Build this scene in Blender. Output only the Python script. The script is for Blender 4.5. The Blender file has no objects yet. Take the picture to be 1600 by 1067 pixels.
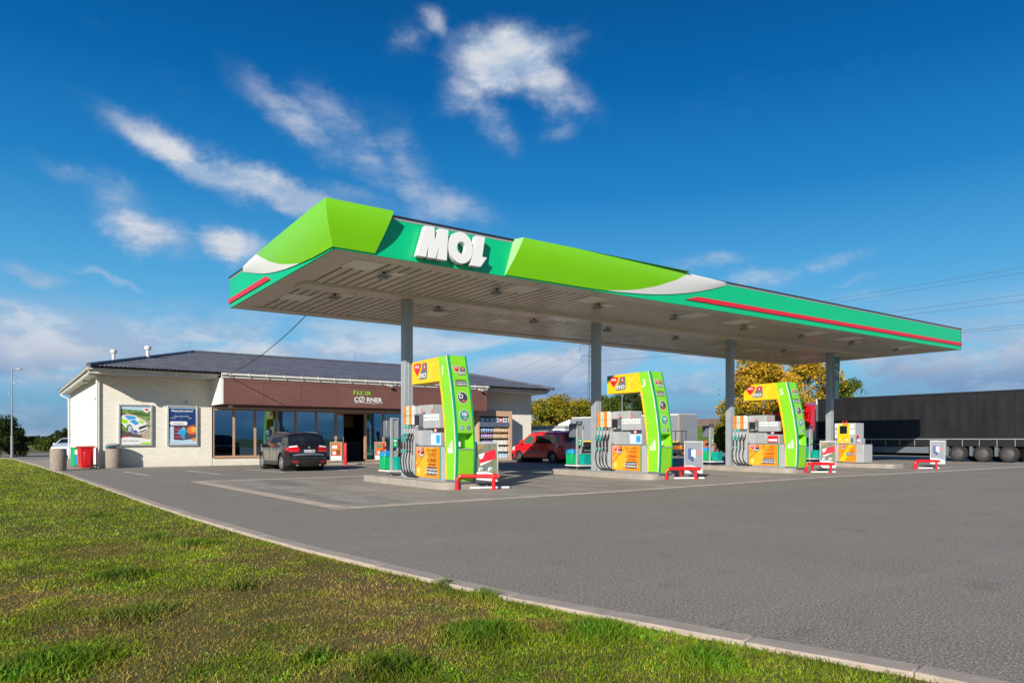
import bpy, bmesh, math, random
import numpy as np
from mathutils import Vector, Matrix
R = math.radians
rnd = random.Random(7)
sc = bpy.context.scene
COL = sc.collection

# ------------------------------------------------------------------ camera
FPX, HOR, ANG, CAMH = 1114.73, 685.29, R(54.476), 1.4
cd = bpy.data.cameras.new('camera'); cam = bpy.data.objects.new('camera', cd); COL.objects.link(cam)
cam.location = (0, 0, CAMH); cam.rotation_euler = (R(90), 0, ANG - R(90))
cd.sensor_width = 36; cd.lens = 36 * FPX / 1600; cd.shift_y = (HOR - 533.5) / 1600
cd.clip_start = .05; cd.clip_end = 6000
sc.camera = cam
CA, SA = math.cos(ANG), math.sin(ANG)
def ray(u, v):
    r = (u - 800) / FPX
    return Vector((r * SA + CA, -r * CA + SA, (HOR - v) / FPX))
def at(u, v, d):                       # world point seen at pixel (u, v), d metres ahead: only to read measurements off
    p = ray(u, v) * d; p.z += CAMH
    return p

# ------------------------------------------------------------------ sun, sky, exposure
SUN = Vector((-1.45, -1.0, .73)).normalized()
sl = bpy.data.lights.new('sun', 'SUN'); sl.energy = 4.0; sl.angle = R(.5); sl.color = (1, .93, .82)
so = bpy.data.objects.new('sun', sl); COL.objects.link(so)
so.rotation_euler = SUN.to_track_quat('Z', 'Y').to_euler(); so.location = (-20, -20, 30)
sc.view_settings.view_transform = 'Standard'; sc.view_settings.look = 'None'
sc.view_settings.exposure = .64; sc.view_settings.gamma = 1; sc.view_settings.use_curve_mapping = False

class NT:
    def __init__(s, t): s.t = t; s.n = t.nodes; s.l = t.links
    def new(s, k, **kw):
        n = s.n.new(k)
        for a, b in kw.items():
            if a == 'inp':
                for i, v in b.items():
                    if hasattr(v, 'links') or isinstance(v, bpy.types.NodeSocket): s.l.new(v, n.inputs[i])
                    else: n.inputs[i].default_value = v
            else: setattr(n, a, b)
        return n
    def math(s, op, a, b=0, clamp=False, c=0):
        return s.new('ShaderNodeMath', operation=op, use_clamp=clamp, inp={0: a, 1: b, 2: c}).outputs[0]
    def vm(s, op, a, b=(0, 0, 0), sc_=1):
        n = s.new('ShaderNodeVectorMath', operation=op, inp={0: a, 1: b})
        if op == 'SCALE':
            if isinstance(sc_, bpy.types.NodeSocket): s.l.new(sc_, n.inputs['Scale'])
            else: n.inputs['Scale'].default_value = sc_
        return n.outputs['Value'] if op in ('LENGTH', 'DOT_PRODUCT') else n.outputs[0]
    def mix(s, f, a, b, mode='MIX'):
        n = s.new('ShaderNodeMix', data_type='RGBA', blend_type=mode)
        for i, v in ((0, f), (6, a), (7, b)):
            if isinstance(v, bpy.types.NodeSocket): s.l.new(v, n.inputs[i])
            else: n.inputs[i].default_value = v if i == 0 else (*v[:3], 1)
        return n.outputs[2]
    def noise(s, vec, scale, det=4, rough=.55, dist=0, out=0):
        n = s.new('ShaderNodeTexNoise', inp={'Scale': scale, 'Detail': det, 'Roughness': rough, 'Distortion': dist})
        if vec is not None: s.l.new(vec, n.inputs['Vector'])
        return n.outputs[out]
    def ramp(s, f, stops, interp='LINEAR'):
        n = s.new('ShaderNodeValToRGB'); s.l.new(f, n.inputs[0]); n.color_ramp.interpolation = interp
        e = n.color_ramp.elements
        while len(e) < len(stops): e.new(.5)
        for k, (p, c) in enumerate(stops):
            e[k].position = p; e[k].color = (c, c, c, 1) if isinstance(c, (int, float)) else (*c, 1)
        return n.outputs[0]
    def mr(s, v, a, b, c=0, d=1, smooth=True):
        n = s.new('ShaderNodeMapRange', interpolation_type='SMOOTHSTEP' if smooth else 'LINEAR', inp={0: v, 1: a, 2: b, 3: c, 4: d})
        return n.outputs[0]

w = bpy.data.worlds.new('World'); sc.world = w; w.use_nodes = True
W = NT(w.node_tree); W.n.clear()
sky = W.new('ShaderNodeTexSky', sky_type='NISHITA', sun_disc=False)
sky.sun_elevation = math.asin(SUN.z); sky.sun_rotation = math.atan2(SUN.x, SUN.y)
sky.altitude = 300; sky.air_density = 1.0; sky.dust_density = .6; sky.ozone_density = 2.0
tc = W.new('ShaderNodeTexCoord'); D = W.vm('NORMALIZE', tc.outputs['Generated'])
sp = W.new('ShaderNodeSeparateXYZ', inp={0: D})
el = W.math('ARCSINE', sp.outputs[2]); az = W.math('ARCTAN2', sp.outputs[1], sp.outputs[0])
P = W.new('ShaderNodeCombineXYZ', inp={0: az, 1: el, 2: 0}).outputs[0]
tint = W.ramp(W.math('MULTIPLY', el, 1 / .9, True), [(0, (.50, .68, .74)), (.10, (.36, .60, .82)), (.28, (.125, .46, .86)), (.5, (.04, .38, .84)), (.75, (.025, .34, .80)), (1, (.02, .3, .75))])
skyc = W.mix(.10, W.ramp(W.math('MULTIPLY', el, 1 / .9, True), [(0, (.10, .29, .50)), (.10, (.27, .66, .96)), (.24, (.10, .47, .86)), (.36, (.022, .28, .68)), (.50, (.004, .165, .50)), (.66, (.002, .092, .31)), (1, (.002, .07, .25))]), W.vm('SCALE', W.mix(1.0, sky.outputs[0], tint, 'MULTIPLY'), sc_=.2))
skyc = W.vm('SCALE', skyc, sc_=5.2)
wn = W.noise(D, 5.0, 5, .6, 0, 1)
wv = W.vm('SCALE', W.vm('SUBTRACT', wn, (.5, .5, .5)), sc_=.075)
wn2 = W.noise(D, 22.0, 4, .6, 0, 1)
wv2 = W.vm('SCALE', W.vm('SUBTRACT', wn2, (.5, .5, .5)), sc_=.028)
PW = W.vm('ADD', W.vm('ADD', P, wv), wv2)
def pae(u, v):
    d = ray(u, v).normalized(); return math.atan2(d.y, d.x), math.asin(d.z)
# cloud banks: direction (read off the photograph), size in radians, tilt, density
BL = [(790, 80, 95, 46, 8, 1.0), (775, 110, 62, 34, -10, .95), (830, 75, 60, 40, 0, .9), (840, 110, 70, 45, -40, .8), (735, 120, 55, 45, 50, .6), (677, 45, 22, 34, 0, .6), (640, 80, 34, 26, 20, .4), (765, 180, 60, 30, -50, .55), (885, 145, 50, 30, -35, .5), (880, 195, 35, 20, 20, .35),
      (300, 255, 140, 26, -20, .8), (430, 300, 150, 26, -14, .85), (470, 190, 110, 34, -28, .55), (560, 235, 130, 42, -42, .5), (640, 285, 90, 50, -50, .45), (700, 320, 70, 34, -20, .5), (235, 362, 72, 36, -8, .95), (345, 374, 58, 24, 0, .85), (190, 320, 65, 35, -30, .5), (560, 320, 120, 30, 0, .42), (130, 290, 90, 22, -8, .35),
      (40, 425, 75, 15, -8, .6), (160, 432, 75, 9, -7, .5), (1300, 405, 70, 13, 9, .42), (1100, 413, 75, 13, 0, .45), (1190, 437, 70, 18, 4, .5), (1350, 465, 80, 14, 4, .4),
      (20, 478, 80, 26, -8, .8), (105, 535, 85, 30, -4, 1.0), (20, 530, 70, 34, 0, .95), (60, 590, 160, 40, 0, .5), (230, 552, 60, 16, 0, .6), (1415, 577, 75, 17, 4, 1.0), (1570, 580, 60, 16, 0, .95), (1480, 602, 220, 32, 0, .6), (1090, 610, 90, 26, 0, .6), (1100, 590, 120, 18, 0, .6), (1340, 440, 60, 8, 4, .3), (530, 530, 70, 14, 4, .55), (1250, 130, 200, 50, 0, .06), (250, 130, 200, 30, -30, .08)]
acc = None
for (u, v, rx, ry, tl, dn) in BL:
    c = pae(u, v); cx = pae(u + 40, v); cy = pae(u, v - 40)
    kx = abs(cx[0] - c[0]) / 40; ky = abs(cy[1] - c[1]) / 40
    m = W.new('ShaderNodeMapping', vector_type='TEXTURE', inp={0: PW}); m.inputs[1].default_value = (c[0], c[1], 0)
    m.inputs[2].default_value = (0, 0, R(-tl)); m.inputs[3].default_value = (rx * kx * 1.65, ry * ky * 1.65, 1)
    q = W.mr(W.vm('LENGTH', m.outputs[0]), 1.0, .05, 0, dn)
    acc = q if acc is None else W.math('MAXIMUM', acc, q)
Ns = W.vm('MULTIPLY', D, (1, 1, 2.2))
f1 = W.noise(Ns, 9.5, 10, .66, .15)
big = W.math('MULTIPLY', W.mr(W.math('ADD', acc, W.math('MULTIPLY', W.math('SUBTRACT', f1, .5), 1.6)), -.05, 1.0, 0, 1), W.math('MULTIPLY', acc, 1.45, True))
# low cloud towards the horizon all round, thicker to the right, and a few scattered ones behind
f2 = W.noise(W.vm('MULTIPLY', D, (1, 1, 3.2)), 3.6, 9, .58, .5)
lowm = W.mr(el, .19, .11, 0, 1)
low = W.math('MULTIPLY', lowm, W.mr(f2, .39, .56, 0, .95))
back = W.math('MULTIPLY', W.mr(W.vm('DOT_PRODUCT', D, (CA, SA, 0)), .2, -.2, 0, 1), W.mr(f2, .55, .7, 0, .55))
dens = W.math('MAXIMUM', W.math('MAXIMUM', big, low), back, True)
# shading of the cloud: bright tops, blue-grey bellies
f3 = W.noise(W.vm('ADD', Ns, (0, 0, .03)), 6.5, 6, .55, .3)
bel = W.math('MULTIPLY', W.mr(el, .13, .06, 0, 1), W.mr(f3, .44, .62, 1, 0))
cc = W.mix(W.mr(W.math('SUBTRACT', f1, f3), -.12, .16, 0, 1), (2.3, 3.1, 4.3), (4.3, 4.5, 4.9))
cc = W.mix(bel, cc, (1.3, 2.1, 3.5))
fin = W.mix(dens, skyc, cc)
gr = W.mix(W.mr(el, -.001, -.01, 0, 1), fin, (.7, .65, .5))
bg = W.new('ShaderNodeBackground', inp={0: gr, 1: .10})
wo = W.new('ShaderNodeOutputWorld', inp={0: bg.outputs[0]})
w.cycles.sampling_method = 'MANUAL'; w.cycles.sample_map_resolution = 512

# ------------------------------------------------------------------ materials
MATS = {}
def mat(name, col, rough=.5, metal=0, coat=0, spec=.5, var=0, vscale=3, bump=0, bscale=60, dirt=0, emit=0):
    if name in MATS: return MATS[name]
    m = bpy.data.materials.new(name); m.use_nodes = True; t = NT(m.node_tree)
    b = t.n['Principled BSDF']
    b.inputs['Base Color'].default_value = (*col, 1); b.inputs['Roughness'].default_value = rough
    b.inputs['Metallic'].default_value = metal; b.inputs['Coat Weight'].default_value = coat; b.inputs['Coat Roughness'].default_value = .06
    b.inputs['Specular IOR Level'].default_value = spec
    tcn = None
    if var or dirt or bump:
        tcn = t.new('ShaderNodeTexCoord').outputs['Object']
    if var:
        n = t.noise(tcn, vscale, 6, .65)
        c = t.mix(t.mr(n, .3, .7), [x * (1 - var) for x in col], [min(1, x * (1 + var)) for x in col])
        if dirt:
            d = t.noise(t.vm('MULTIPLY', tcn, (6, 6, .7)), 2.5, 6, .7)
            c = t.mix(t.mr(d, .52, .75, 0, dirt), c, (.16, .13, .10))
        t.l.new(c, b.inputs['Base Color'])
        t.l.new(t.mr(t.noise(tcn, vscale, 2), .3, .7, max(0, rough - .03), min(1, rough + .05)), b.inputs['Roughness'])
    if bump:
        bp = t.new('ShaderNodeBump', inp={'Strength': bump, 'Distance': .01, 'Height': t.noise(tcn, bscale, 4)})
        t.l.new(bp.outputs[0], b.inputs['Normal'])
    if emit:
        b.inputs['Emission Color'].default_value = (*col, 1); b.inputs['Emission Strength'].default_value = emit
    MATS[name] = m; return m
def glass(name, tintc, refl=.35, rough=.02, gcol=(.9, .97, 1)):
    if name in MATS: return MATS[name]
    m = bpy.data.materials.new(name); m.use_nodes = True; t = NT(m.node_tree); t.n.clear()
    tr = t.new('ShaderNodeBsdfTransparent', inp={0: (*tintc, 1)})
    gl = t.new('ShaderNodeBsdfGlossy', inp={0: (*gcol, 1), 'Roughness': rough})
    lw = t.new('ShaderNodeLayerWeight', inp={0: .5})
    f = t.math('ADD', t.math('MULTIPLY', lw.outputs['Fresnel'], .6), refl, True)
    mx = t.new('ShaderNodeMixShader', inp={0: f, 1: tr.outputs[0], 2: gl.outputs[0]})
    t.new('ShaderNodeOutputMaterial', inp={0: mx.outputs[0]})
    MATS[name] = m; return m
M = dict(
    green=mat('fascia_green', (.001, .47, .185), .32, var=.04, vscale=.6), greend=mat('edge_green', (.004, .30, .11), .4),
    lime=mat('lime_panel', (.20, .60, .004), .28, var=.03, vscale=.5), lime2=mat('totem_lime', (.22, .60, .02), .35, var=.04),
    white=mat('white_paint', (.70, .70, .68), .4, var=.03), letter=mat('letter_white', (.76, .76, .74), .4),
    red=mat('red_paint', (.62, .008, .012), .32, coat=.3, var=.05), redm=mat('red_stripe', (.66, .012, .03), .4),
    soffit=mat('soffit_metal', (.64, .58, .50), .30, metal=.1, var=.03, vscale=1.5), soffitd=mat('soffit_gap', (.13, .115, .10), .6), soffl=mat('lamp_diffuser', (.80, .76, .68), .4),
    steel=mat('column_grey', (.36, .39, .41), .38, metal=.2, var=.06), black=mat('black_rubber', (.012, .012, .013), .55), blackp=mat('black_plastic', (.02, .02, .022), .35),
    cab=mat('pump_grey', (.43, .44, .44), .38, metal=.15, var=.05, vscale=2), cabd=mat('pump_dark_grey', (.13, .15, .17), .4),
    yellow=mat('arm_yellow', (.84, .52, .006), .38, var=.06, vscale=2), orange=mat('panel_orange', (.80, .25, .008), .4), orange2=mat('price_orange', (.85, .22, .02), .45), mint=mat('price_mint', (.42, .66, .52), .45),
    cream=mat('render_cream', (.73, .72, .67), .85, var=.04, vscale=2, bump=.3, bscale=40), brown=mat('sign_brown', (.17, .075, .062), .5, var=.06, vscale=.8),
    bframe=mat('frame_brown', (.46, .27, .17), .45, var=.06), gutter=mat('gutter_white', (.66, .64, .58), .4, var=.08, vscale=2),
    grey=mat('mid_grey', (.3, .31, .32), .45, var=.04), alu=mat('aluminium', (.44, .45, .46), .4, metal=.3, var=.05), teal=mat('bucket_teal', (.0, .33, .27), .4, var=.05), bgreen=mat('bin_green', (.0, .38, .12), .45, var=.04),
    blue=mat('bag_blue', (.01, .22, .55), .4, var=.2, vscale=14), navy=mat('poster_navy', (.01, .035, .16), .4), cyan=mat('poster_cyan', (.03, .32, .62), .4), skyb=mat('poster_sky', (.42, .60, .72), .4),
    grass=mat('poster_grass', (.13, .25, .05), .5, var=.45, vscale=9), sand=mat('poster_track', (.42, .33, .24), .5, var=.25, vscale=9), dark=mat('print_dark', (.05, .045, .05), .45), txt=mat('print_brown', (.16, .03, .01), .5),
    conc=mat('kerb_concrete', (.42, .345, .28), .85, var=.12, vscale=5, bump=.4, bscale=60, dirt=.25), wood=mat('rack_beige', (.52, .35, .24), .55, var=.08), purple=mat('print_purple', (.17, .07, .32), .4), tan=mat('jug_tan', (.55, .33, .12), .4),
    tyre=mat('tyre', (.020, .019, .018), .8, var=.3, vscale=8), rim=mat('rim_silver', (.55, .55, .55), .28, metal=.8), rimd=mat('rim_steel', (.16, .15, .15), .45, metal=.5),
    spaint=mat('suv_black_paint', (.016, .013, .013), .22, coat=1, metal=.3), rpaint=mat('van_red_paint', (.72, .006, .012), .3, coat=1), wpaint=mat('car_white_paint', (.78, .79, .80), .25, coat=1), npaint=mat('car_navy_paint', (.012, .016, .03), .22, coat=1),
    carglass=mat('car_glass', (.012, .016, .02), .05, spec=1), tail=mat('tail_red', (.55, .004, .01), .15, coat=1), lampc=mat('lamp_clear', (.75, .73, .68), .15, coat=1), scr=mat('screen', (.006, .012, .008), .15),
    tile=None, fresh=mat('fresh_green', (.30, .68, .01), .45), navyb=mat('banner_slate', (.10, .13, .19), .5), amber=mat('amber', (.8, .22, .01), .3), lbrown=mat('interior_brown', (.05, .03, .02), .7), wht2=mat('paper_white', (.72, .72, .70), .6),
    pole=mat('galvanised', (.30, .33, .37), .4, metal=.5), terra=mat('terracotta', (.4, .12, .06), .7))

# ------------------------------------------------------------------ mesh helpers
def FR(o, u, v):
    u = Vector(u).normalized(); v = Vector(v).normalized(); n = u.cross(v)
    m = Matrix.Identity(4)
    for i in range(3): m[i][0] = u[i]; m[i][1] = v[i]; m[i][2] = n[i]; m[i][3] = o[i]
    return m
def FX(x, y, z=0): return FR((x, y, z), (0, -1, 0), (0, 0, 1))      # a face looking towards -X, u runs to -Y
def FY(x, y, z=0): return FR((x, y, z), (1, 0, 0), (0, 0, 1))       # a face looking towards -Y, u runs to +X
class MB:
    def __init__(s): s.v = []; s.f = []; s.mi = []; s.ms = []
    def m(s, m):
        if isinstance(m, str): m = M[m]
        if m not in s.ms: s.ms.append(m)
        return s.ms.index(m)
    def add(s, vs, fs, m):
        k = len(s.v); i = s.m(m); s.v += [tuple(p) for p in vs]; s.f += [tuple(q + k for q in f) for f in fs]; s.mi += [i] * len(fs); return s
    def box(s, x0, x1, y0, y1, z0, z1, m, T=None):
        vs = [Vector((x, y, z)) for z in (z0, z1) for y in (y0, y1) for x in (x0, x1)]
        if T is not None: vs = [T @ p for p in vs]
        return s.add(vs, [(0, 2, 3, 1), (4, 5, 7, 6), (0, 1, 5, 4), (2, 6, 7, 3), (0, 4, 6, 2), (1, 3, 7, 5)], m)
    def poly(s, T, pts, w0, w1, m):                                 # prism over a 2-D outline in frame T
        n = len(pts); vs = [T @ Vector((p[0], p[1], w0)) for p in pts] + [T @ Vector((p[0], p[1], w1)) for p in pts]
        ar = sum(pts[i][0] * pts[(i + 1) % n][1] - pts[(i + 1) % n][0] * pts[i][1] for i in range(n))
        a = tuple(range(n)); b = tuple(range(n, 2 * n)); sd = [(i, (i + 1) % n, (i + 1) % n + n, i + n) for i in range(n)]
        if ar < 0: a, b, sd = a, b[::-1], [q[::-1] for q in sd]
        else: a = a[::-1]
        return s.add(vs, [a, b] + sd, m)
    def rect(s, T, u0, u1, v0, v1, w, m, t=.003): return s.poly(T, [(u0, v0), (u1, v0), (u1, v1), (u0, v1)], w - t, w, m)
    def rrect(s, T, u0, u1, v0, v1, r, w, m, t=.003):
        pts = []
        for cx, cy, a0 in ((u1 - r, v0 + r, -90), (u1 - r, v1 - r, 0), (u0 + r, v1 - r, 90), (u0 + r, v0 + r, 180)):
            pts += [(cx + r * math.cos(R(a0 + a)), cy + r * math.sin(R(a0 + a))) for a in (0, 30, 60, 90)]
        return s.poly(T, pts, w - t, w, m)
    def disc(s, T, cu, cv, ru, rv, w, m, t=.003, n=20): return s.poly(T, [(cu + ru * math.cos(2 * math.pi * k / n), cv + rv * math.sin(2 * math.pi * k / n)) for k in range(n)], w - t, w, m)
    def cyl(s, p0, p1, r0, r1, m, n=12): return s.tube([p0, p1], [r0, r1], m, n)
    def tube(s, pts, r, m, n=8):
        pts = [Vector(p) for p in pts]; rs = r if isinstance(r, (list, tuple)) else [r] * len(pts)
        vs = []; up = None
        for i, p in enumerate(pts):
            d = (pts[min(i + 1, len(pts) - 1)] - pts[max(i - 1, 0)]).normalized()
            if up is None: up = Vector((0, 0, 1)) if abs(d.z) < .9 else Vector((1, 0, 0))
            a = d.cross(up).normalized(); b = a.cross(d).normalized(); up = b
            vs += [p + (a * math.cos(2 * math.pi * k / n) + b * math.sin(2 * math.pi * k / n)) * rs[i] for k in range(n)]
        fs = [(i * n + k, i * n + (k + 1) % n, (i + 1) * n + (k + 1) % n, (i + 1) * n + k) for i in range(len(pts) - 1) for k in range(n)]
        fs += [tuple(range(n))[::-1], tuple(range((len(pts) - 1) * n, len(pts) * n))]
        return s.add(vs, fs, m)
    def lathe(s, prof, m, n=20, c=(0, 0, 0), T=None):
        c = Vector(c); vs = [c + Vector((r * math.cos(2 * math.pi * k / n), r * math.sin(2 * math.pi * k / n), z)) for (r, z) in prof for k in range(n)]
        if T is not None: vs = [T @ p for p in vs]
        L = len(prof)
        fs = [(i * n + k, i * n + (k + 1) % n, (i + 1) * n + (k + 1) % n, (i + 1) * n + k) for i in range(L - 1) for k in range(n)]
        return s.add(vs, fs, m)
    def grid(s, fn, nu, nv, m):
        vs = [fn(i / nu, j / nv) for j in range(nv + 1) for i in range(nu + 1)]
        return s.add(vs, [(j * (nu + 1) + i, j * (nu + 1) + i + 1, (j + 1) * (nu + 1) + i + 1, (j + 1) * (nu + 1) + i) for j in range(nv) for i in range(nu)], m)
    def text(s, T, txt, cu, cv, h, m, w=.004, bold=0, shear=0, sx=1, t=.002, align='CENTER'):
        vs, fs = glyphs(txt, bold, shear, align)
        k = h / .72
        return s.add([T @ Vector((cu + p[0] * k * sx, cv + (p[1] - .36) * k, w + (t if p[2] > 0 else 0) - t)) for p in vs], fs, m)
    def build(s, name, parent=None, smooth=True, bevel=0, ang=35, T=None):
        me = bpy.data.meshes.new(name); me.from_pydata([tuple(p) for p in s.v], [], s.f)
        for q in s.ms: me.materials.append(q)
        me.polygons.foreach_set('material_index', s.mi)
        if T is not None: me.transform(T)
        if smooth:
            me.polygons.foreach_set('use_smooth', [True] * len(s.f)); me.set_sharp_from_angle(angle=R(ang))
        me.update()
        o = bpy.data.objects.new(name, me); COL.objects.link(o)
        if parent is not None: o.parent = parent
        if bevel:
            b = o.modifiers.new('bevel', 'BEVEL'); b.width = bevel; b.segments = 2; b.limit_method = 'ANGLE'; b.angle_limit = R(40)
        return o
_gl = {}
def glyphs(txt, bold, shear, align):
    key = (txt, bold, shear, align)
    if key not in _gl:
        cu = bpy.data.curves.new('t', 'FONT'); cu.body = txt; cu.extrude = .01; cu.offset = bold; cu.shear = shear; cu.align_x = align; cu.resolution_u = 3
        o = bpy.data.objects.new('t', cu); COL.objects.link(o)
        e = o.evaluated_get(bpy.context.evaluated_depsgraph_get()); me = e.to_mesh()
        _gl[key] = ([tuple(p.co) for p in me.vertices], [tuple(f.vertices) for f in me.polygons]); e.to_mesh_clear()
        bpy.data.objects.remove(o); bpy.data.curves.remove(cu)
    return _gl[key]
def tag(o, label=None, cat=None, group=None, kind=None):
    if label: o['label'] = label
    if cat: o['category'] = cat
    if group: o['group'] = group
    if kind: o['kind'] = kind
    return o
def thing(name, label, cat, loc=(0, 0, 0), rz=0, group=None):
    o = bpy.data.objects.new(name, None); COL.objects.link(o); o.empty_display_size = .2
    o.location = loc; o.rotation_euler = (0, 0, rz)
    return tag(o, label, cat, group)
def dup(root, loc, rz=None, label=None):
    def cp(o, par):
        c = o.copy(); COL.objects.link(c)
        if par is not None: c.parent = par
        for ch in [q for q in allobs if q.parent == o]: cp(ch, c)
        return c
    allobs = list(COL.objects); c = cp(root, None); c.location = loc
    if rz is not None: c.rotation_euler = (0, 0, rz)
    if label: c['label'] = label
    return c
def struct(o): o['kind'] = 'structure'; return o
def lerp(a, b, t): return a + (b - a) * t
def interp(pts, x):
    if x <= pts[0][0]: return pts[0][1]
    for (a, b), (c, d) in zip(pts, pts[1:]):
        if x <= c: return lerp(b, d, (x - a) / (c - a))
    return pts[-1][1]

# ------------------------------------------------------------------ ground materials
def pos(t): return t.new('ShaderNodeNewGeometry').outputs['Position']
def gmat(name, fn, rough=.9, bump=None):
    m = bpy.data.materials.new(name); m.use_nodes = True; t = NT(m.node_tree); b = t.n['Principled BSDF']
    p = pos(t); c, h = fn(t, p); t.l.new(c, b.inputs['Base Color']); b.inputs['Roughness'].default_value = rough; b.inputs['Specular IOR Level'].default_value = .25
    if h is not None:
        bp = t.new('ShaderNodeBump', inp={'Strength': bump or .5, 'Distance': .012, 'Height': h}); t.l.new(bp.outputs[0], b.inputs['Normal'])
    return m
def f_asph(t, p):
    sp1 = t.noise(p, 52, 3, .85); sp2 = t.noise(p, 17, 4, .8); bigp = t.noise(p, .35, 5, .6); mid = t.noise(p, 2.2, 6, .7)
    vo = t.new('ShaderNodeTexVoronoi', inp={'Scale': 55}); t.l.new(p, vo.inputs[0])
    c = t.mix(t.mr(sp1, .42, .60), (.045, .047, .037), (.60, .525, .44))
    c = t.mix(t.mr(sp2, .35, .65, 0, .8), c, (.225, .198, .163), 'MIX')
    c = t.mix(t.math('MULTIPLY', t.mr(vo.outputs[0], .22, .05), .35), c, (.62, .57, .51))
    c = t.mix(t.mr(bigp, .3, .7, 0, .30), c, (.34, .308, .255)); c = t.mix(t.mr(mid, .5, .75, 0, .25), c, (.14, .122, .105))
    # long faint tyre-worn streaks in the driving direction
    st = t.noise(t.vm('MULTIPLY', p, (.12, 1.6, 1)), 1.0, 4, .6); c = t.mix(t.mr(st, .52, .7, 0, .18), c, (.38, .335, .29))
    oil = t.noise(p, 1.1, 3, .5); c = t.mix(t.mr(oil, .62, .8, 0, .16), c, (.05, .046, .04))
    wv = t.vm('ADD', p, t.vm('SCALE', t.noise(p, .8, 4, .6, 0, 1), sc_=1.6)); ck = t.new('ShaderNodeTexVoronoi', feature='DISTANCE_TO_EDGE', inp={'Scale': .16}); t.l.new(wv, ck.inputs[0])
    c = t.mix(t.math('MULTIPLY', t.mr(ck.outputs[0], .004, .0012), t.mr(t.noise(p, .25, 2), .5, .6, 0, .22)), c, (.05, .045, .04))
    return c, t.math('ADD', sp1, t.math('MULTIPLY', sp2, .6))
def f_conc(t, p):
    n1 = t.noise(p, .9, 7, .68); n2 = t.noise(p, 60, 3, .7); st = t.noise(t.vm('MULTIPLY', p, (1.3, .16, 1)), .9, 5, .6)
    c = t.mix(t.mr(n1, .32, .68), (.27, .235, .20), (.40, .355, .305))
    c = t.mix(t.mr(st, .46, .68, 0, .65), c, (.16, .14, .125)); c = t.mix(t.mr(n2, .3, .7, 0, .35), c, (.38, .35, .31))
    oil = t.noise(p, 1.7, 4, .5); c = t.mix(t.mr(oil, .62, .72, 0, .5), c, (.06, .055, .05))
    br = t.new('ShaderNodeTexBrick', offset=0.0, inp={'Scale': 1.0, 'Mortar Size': .018, 'Brick Width': 4.3, 'Row Height': 3.9, 'Mortar Smooth': .1})
    t.l.new(t.vm('ADD', p, (-.9, -1.7, 0)), br.inputs[0]); c = t.mix(t.math('MULTIPLY', br.outputs['Fac'], .6), c, (.06, .055, .05))
    return c, n2
def f_field(t, p):
    n1 = t.noise(p, .02, 5, .6); n2 = t.noise(p, .5, 5, .7)
    c = t.mix(t.mr(n1, .42, .58), (.10, .15, .02), (.22, .16, .085)); return t.mix(t.mr(n2, .35, .65, 0, .5), c, (.06, .09, .015)), None
def f_soil(t, p):
    n1 = t.noise(p, .5, 5, .6); n2 = t.noise(p, 14, 5, .75); n3 = t.noise(p, 60, 3, .7)
    c = t.mix(t.mr(n1, .42, .62), (.12, .14, .02), (.17, .12, .045)); c = t.mix(t.mr(n2, .4, .62, 0, .7), c, (.075, .055, .022))
    return t.mix(t.mr(n3, .5, .7, 0, .5), c, (.17, .15, .06)), n2
def f_plough(t, p):
    n = t.noise(p, .12, 6, .7); return t.mix(t.mr(n, .35, .65), (.30, .18, .10), (.40, .26, .15)), None
def f_slope(t, p):
    n = t.noise(p, .3, 7, .75); return t.mix(t.mr(n, .35, .65), (.09, .19, .012), (.19, .22, .03)), None
GM = dict(asph=gmat('asphalt', f_asph, .88, .28), conc=gmat('pad_concrete', f_conc, .8, .3), field=gmat('far_field', f_field), soil=gmat('lawn_soil', f_soil, .95, .8), plough=gmat('plough', f_plough), slope=gmat('meadow', f_slope))

def sheet(name, pts, z, m):
    mb = MB(); mb.add([(x, y, z) for x, y in pts], [tuple(range(len(pts)))], m); return struct(mb.build(name, smooth=False))
# ------------------------------------------------------------------ ground, lawn, kerb, forecourt
sheet('ground', [(-2500, -2500), (2500, -2500), (2500, 2500), (-2500, 2500)], -.08, GM['field'])
KERB = [(4.95, -6), (4.72, 0), (4.47, 1.84), (4.28, 2.45), (4.06, 3.29), (3.86, 4.06), (3.62, 5.05), (3.39, 6.55), (3.15, 8.38), (2.95, 10.45), (2.74, 13.55), (2.60, 16.48), (2.50, 19.6), (2.30, 25.1), (2.02, 32.95), (1.45, 43.8), (.57, 60.0), (-.3, 61.8), (-3, 62.6), (-60, 64)]
def kx(y): return interp(sorted([(b, a) for a, b in KERB[:17]]), y)
sheet('asphalt_yard', [(5.2, -40), (90, -40), (90, 82), (-90, 82), (-90, 60)] + [(x + .02, y) for x, y in KERB[::-1]], 0, GM['asph'])
sheet('lawn', [(x - .02, y) for x, y in KERB] + [(-60, -40), (4.9, -40)], .005, GM['soil'])
mb = MB(); pts = []
for (x0, y0), (x1, y1) in zip(KERB[:-1], KERB[1:]):
    L = math.hypot(x1 - x0, y1 - y0); n = max(1, round(L / .25))
    pts += [(lerp(x0, x1, i / n), lerp(y0, y1, i / n)) for i in range(n)]
acc_ = 0; st = [pts[0]]
for a, b in zip(pts, pts[1:]):
    acc_ += math.hypot(b[0] - a[0], b[1] - a[1])
    if acc_ >= .98: st.append(b); acc_ = 0
for a, b in zip(st, st[1:]):
    d = Vector((b[0] - a[0], b[1] - a[1], 0)); L = d.length
    if a[0] < -8: break
    Tm = FR((a[0], a[1], 0), d, (-d.y, d.x, 0)); dz = rnd.uniform(-.004, .006)
    mb.box(.006, L - .006, -.10, .09, -.06, .045 + dz, 'conc', Tm)
struct(mb.build('kerb', bevel=.01))
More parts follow.
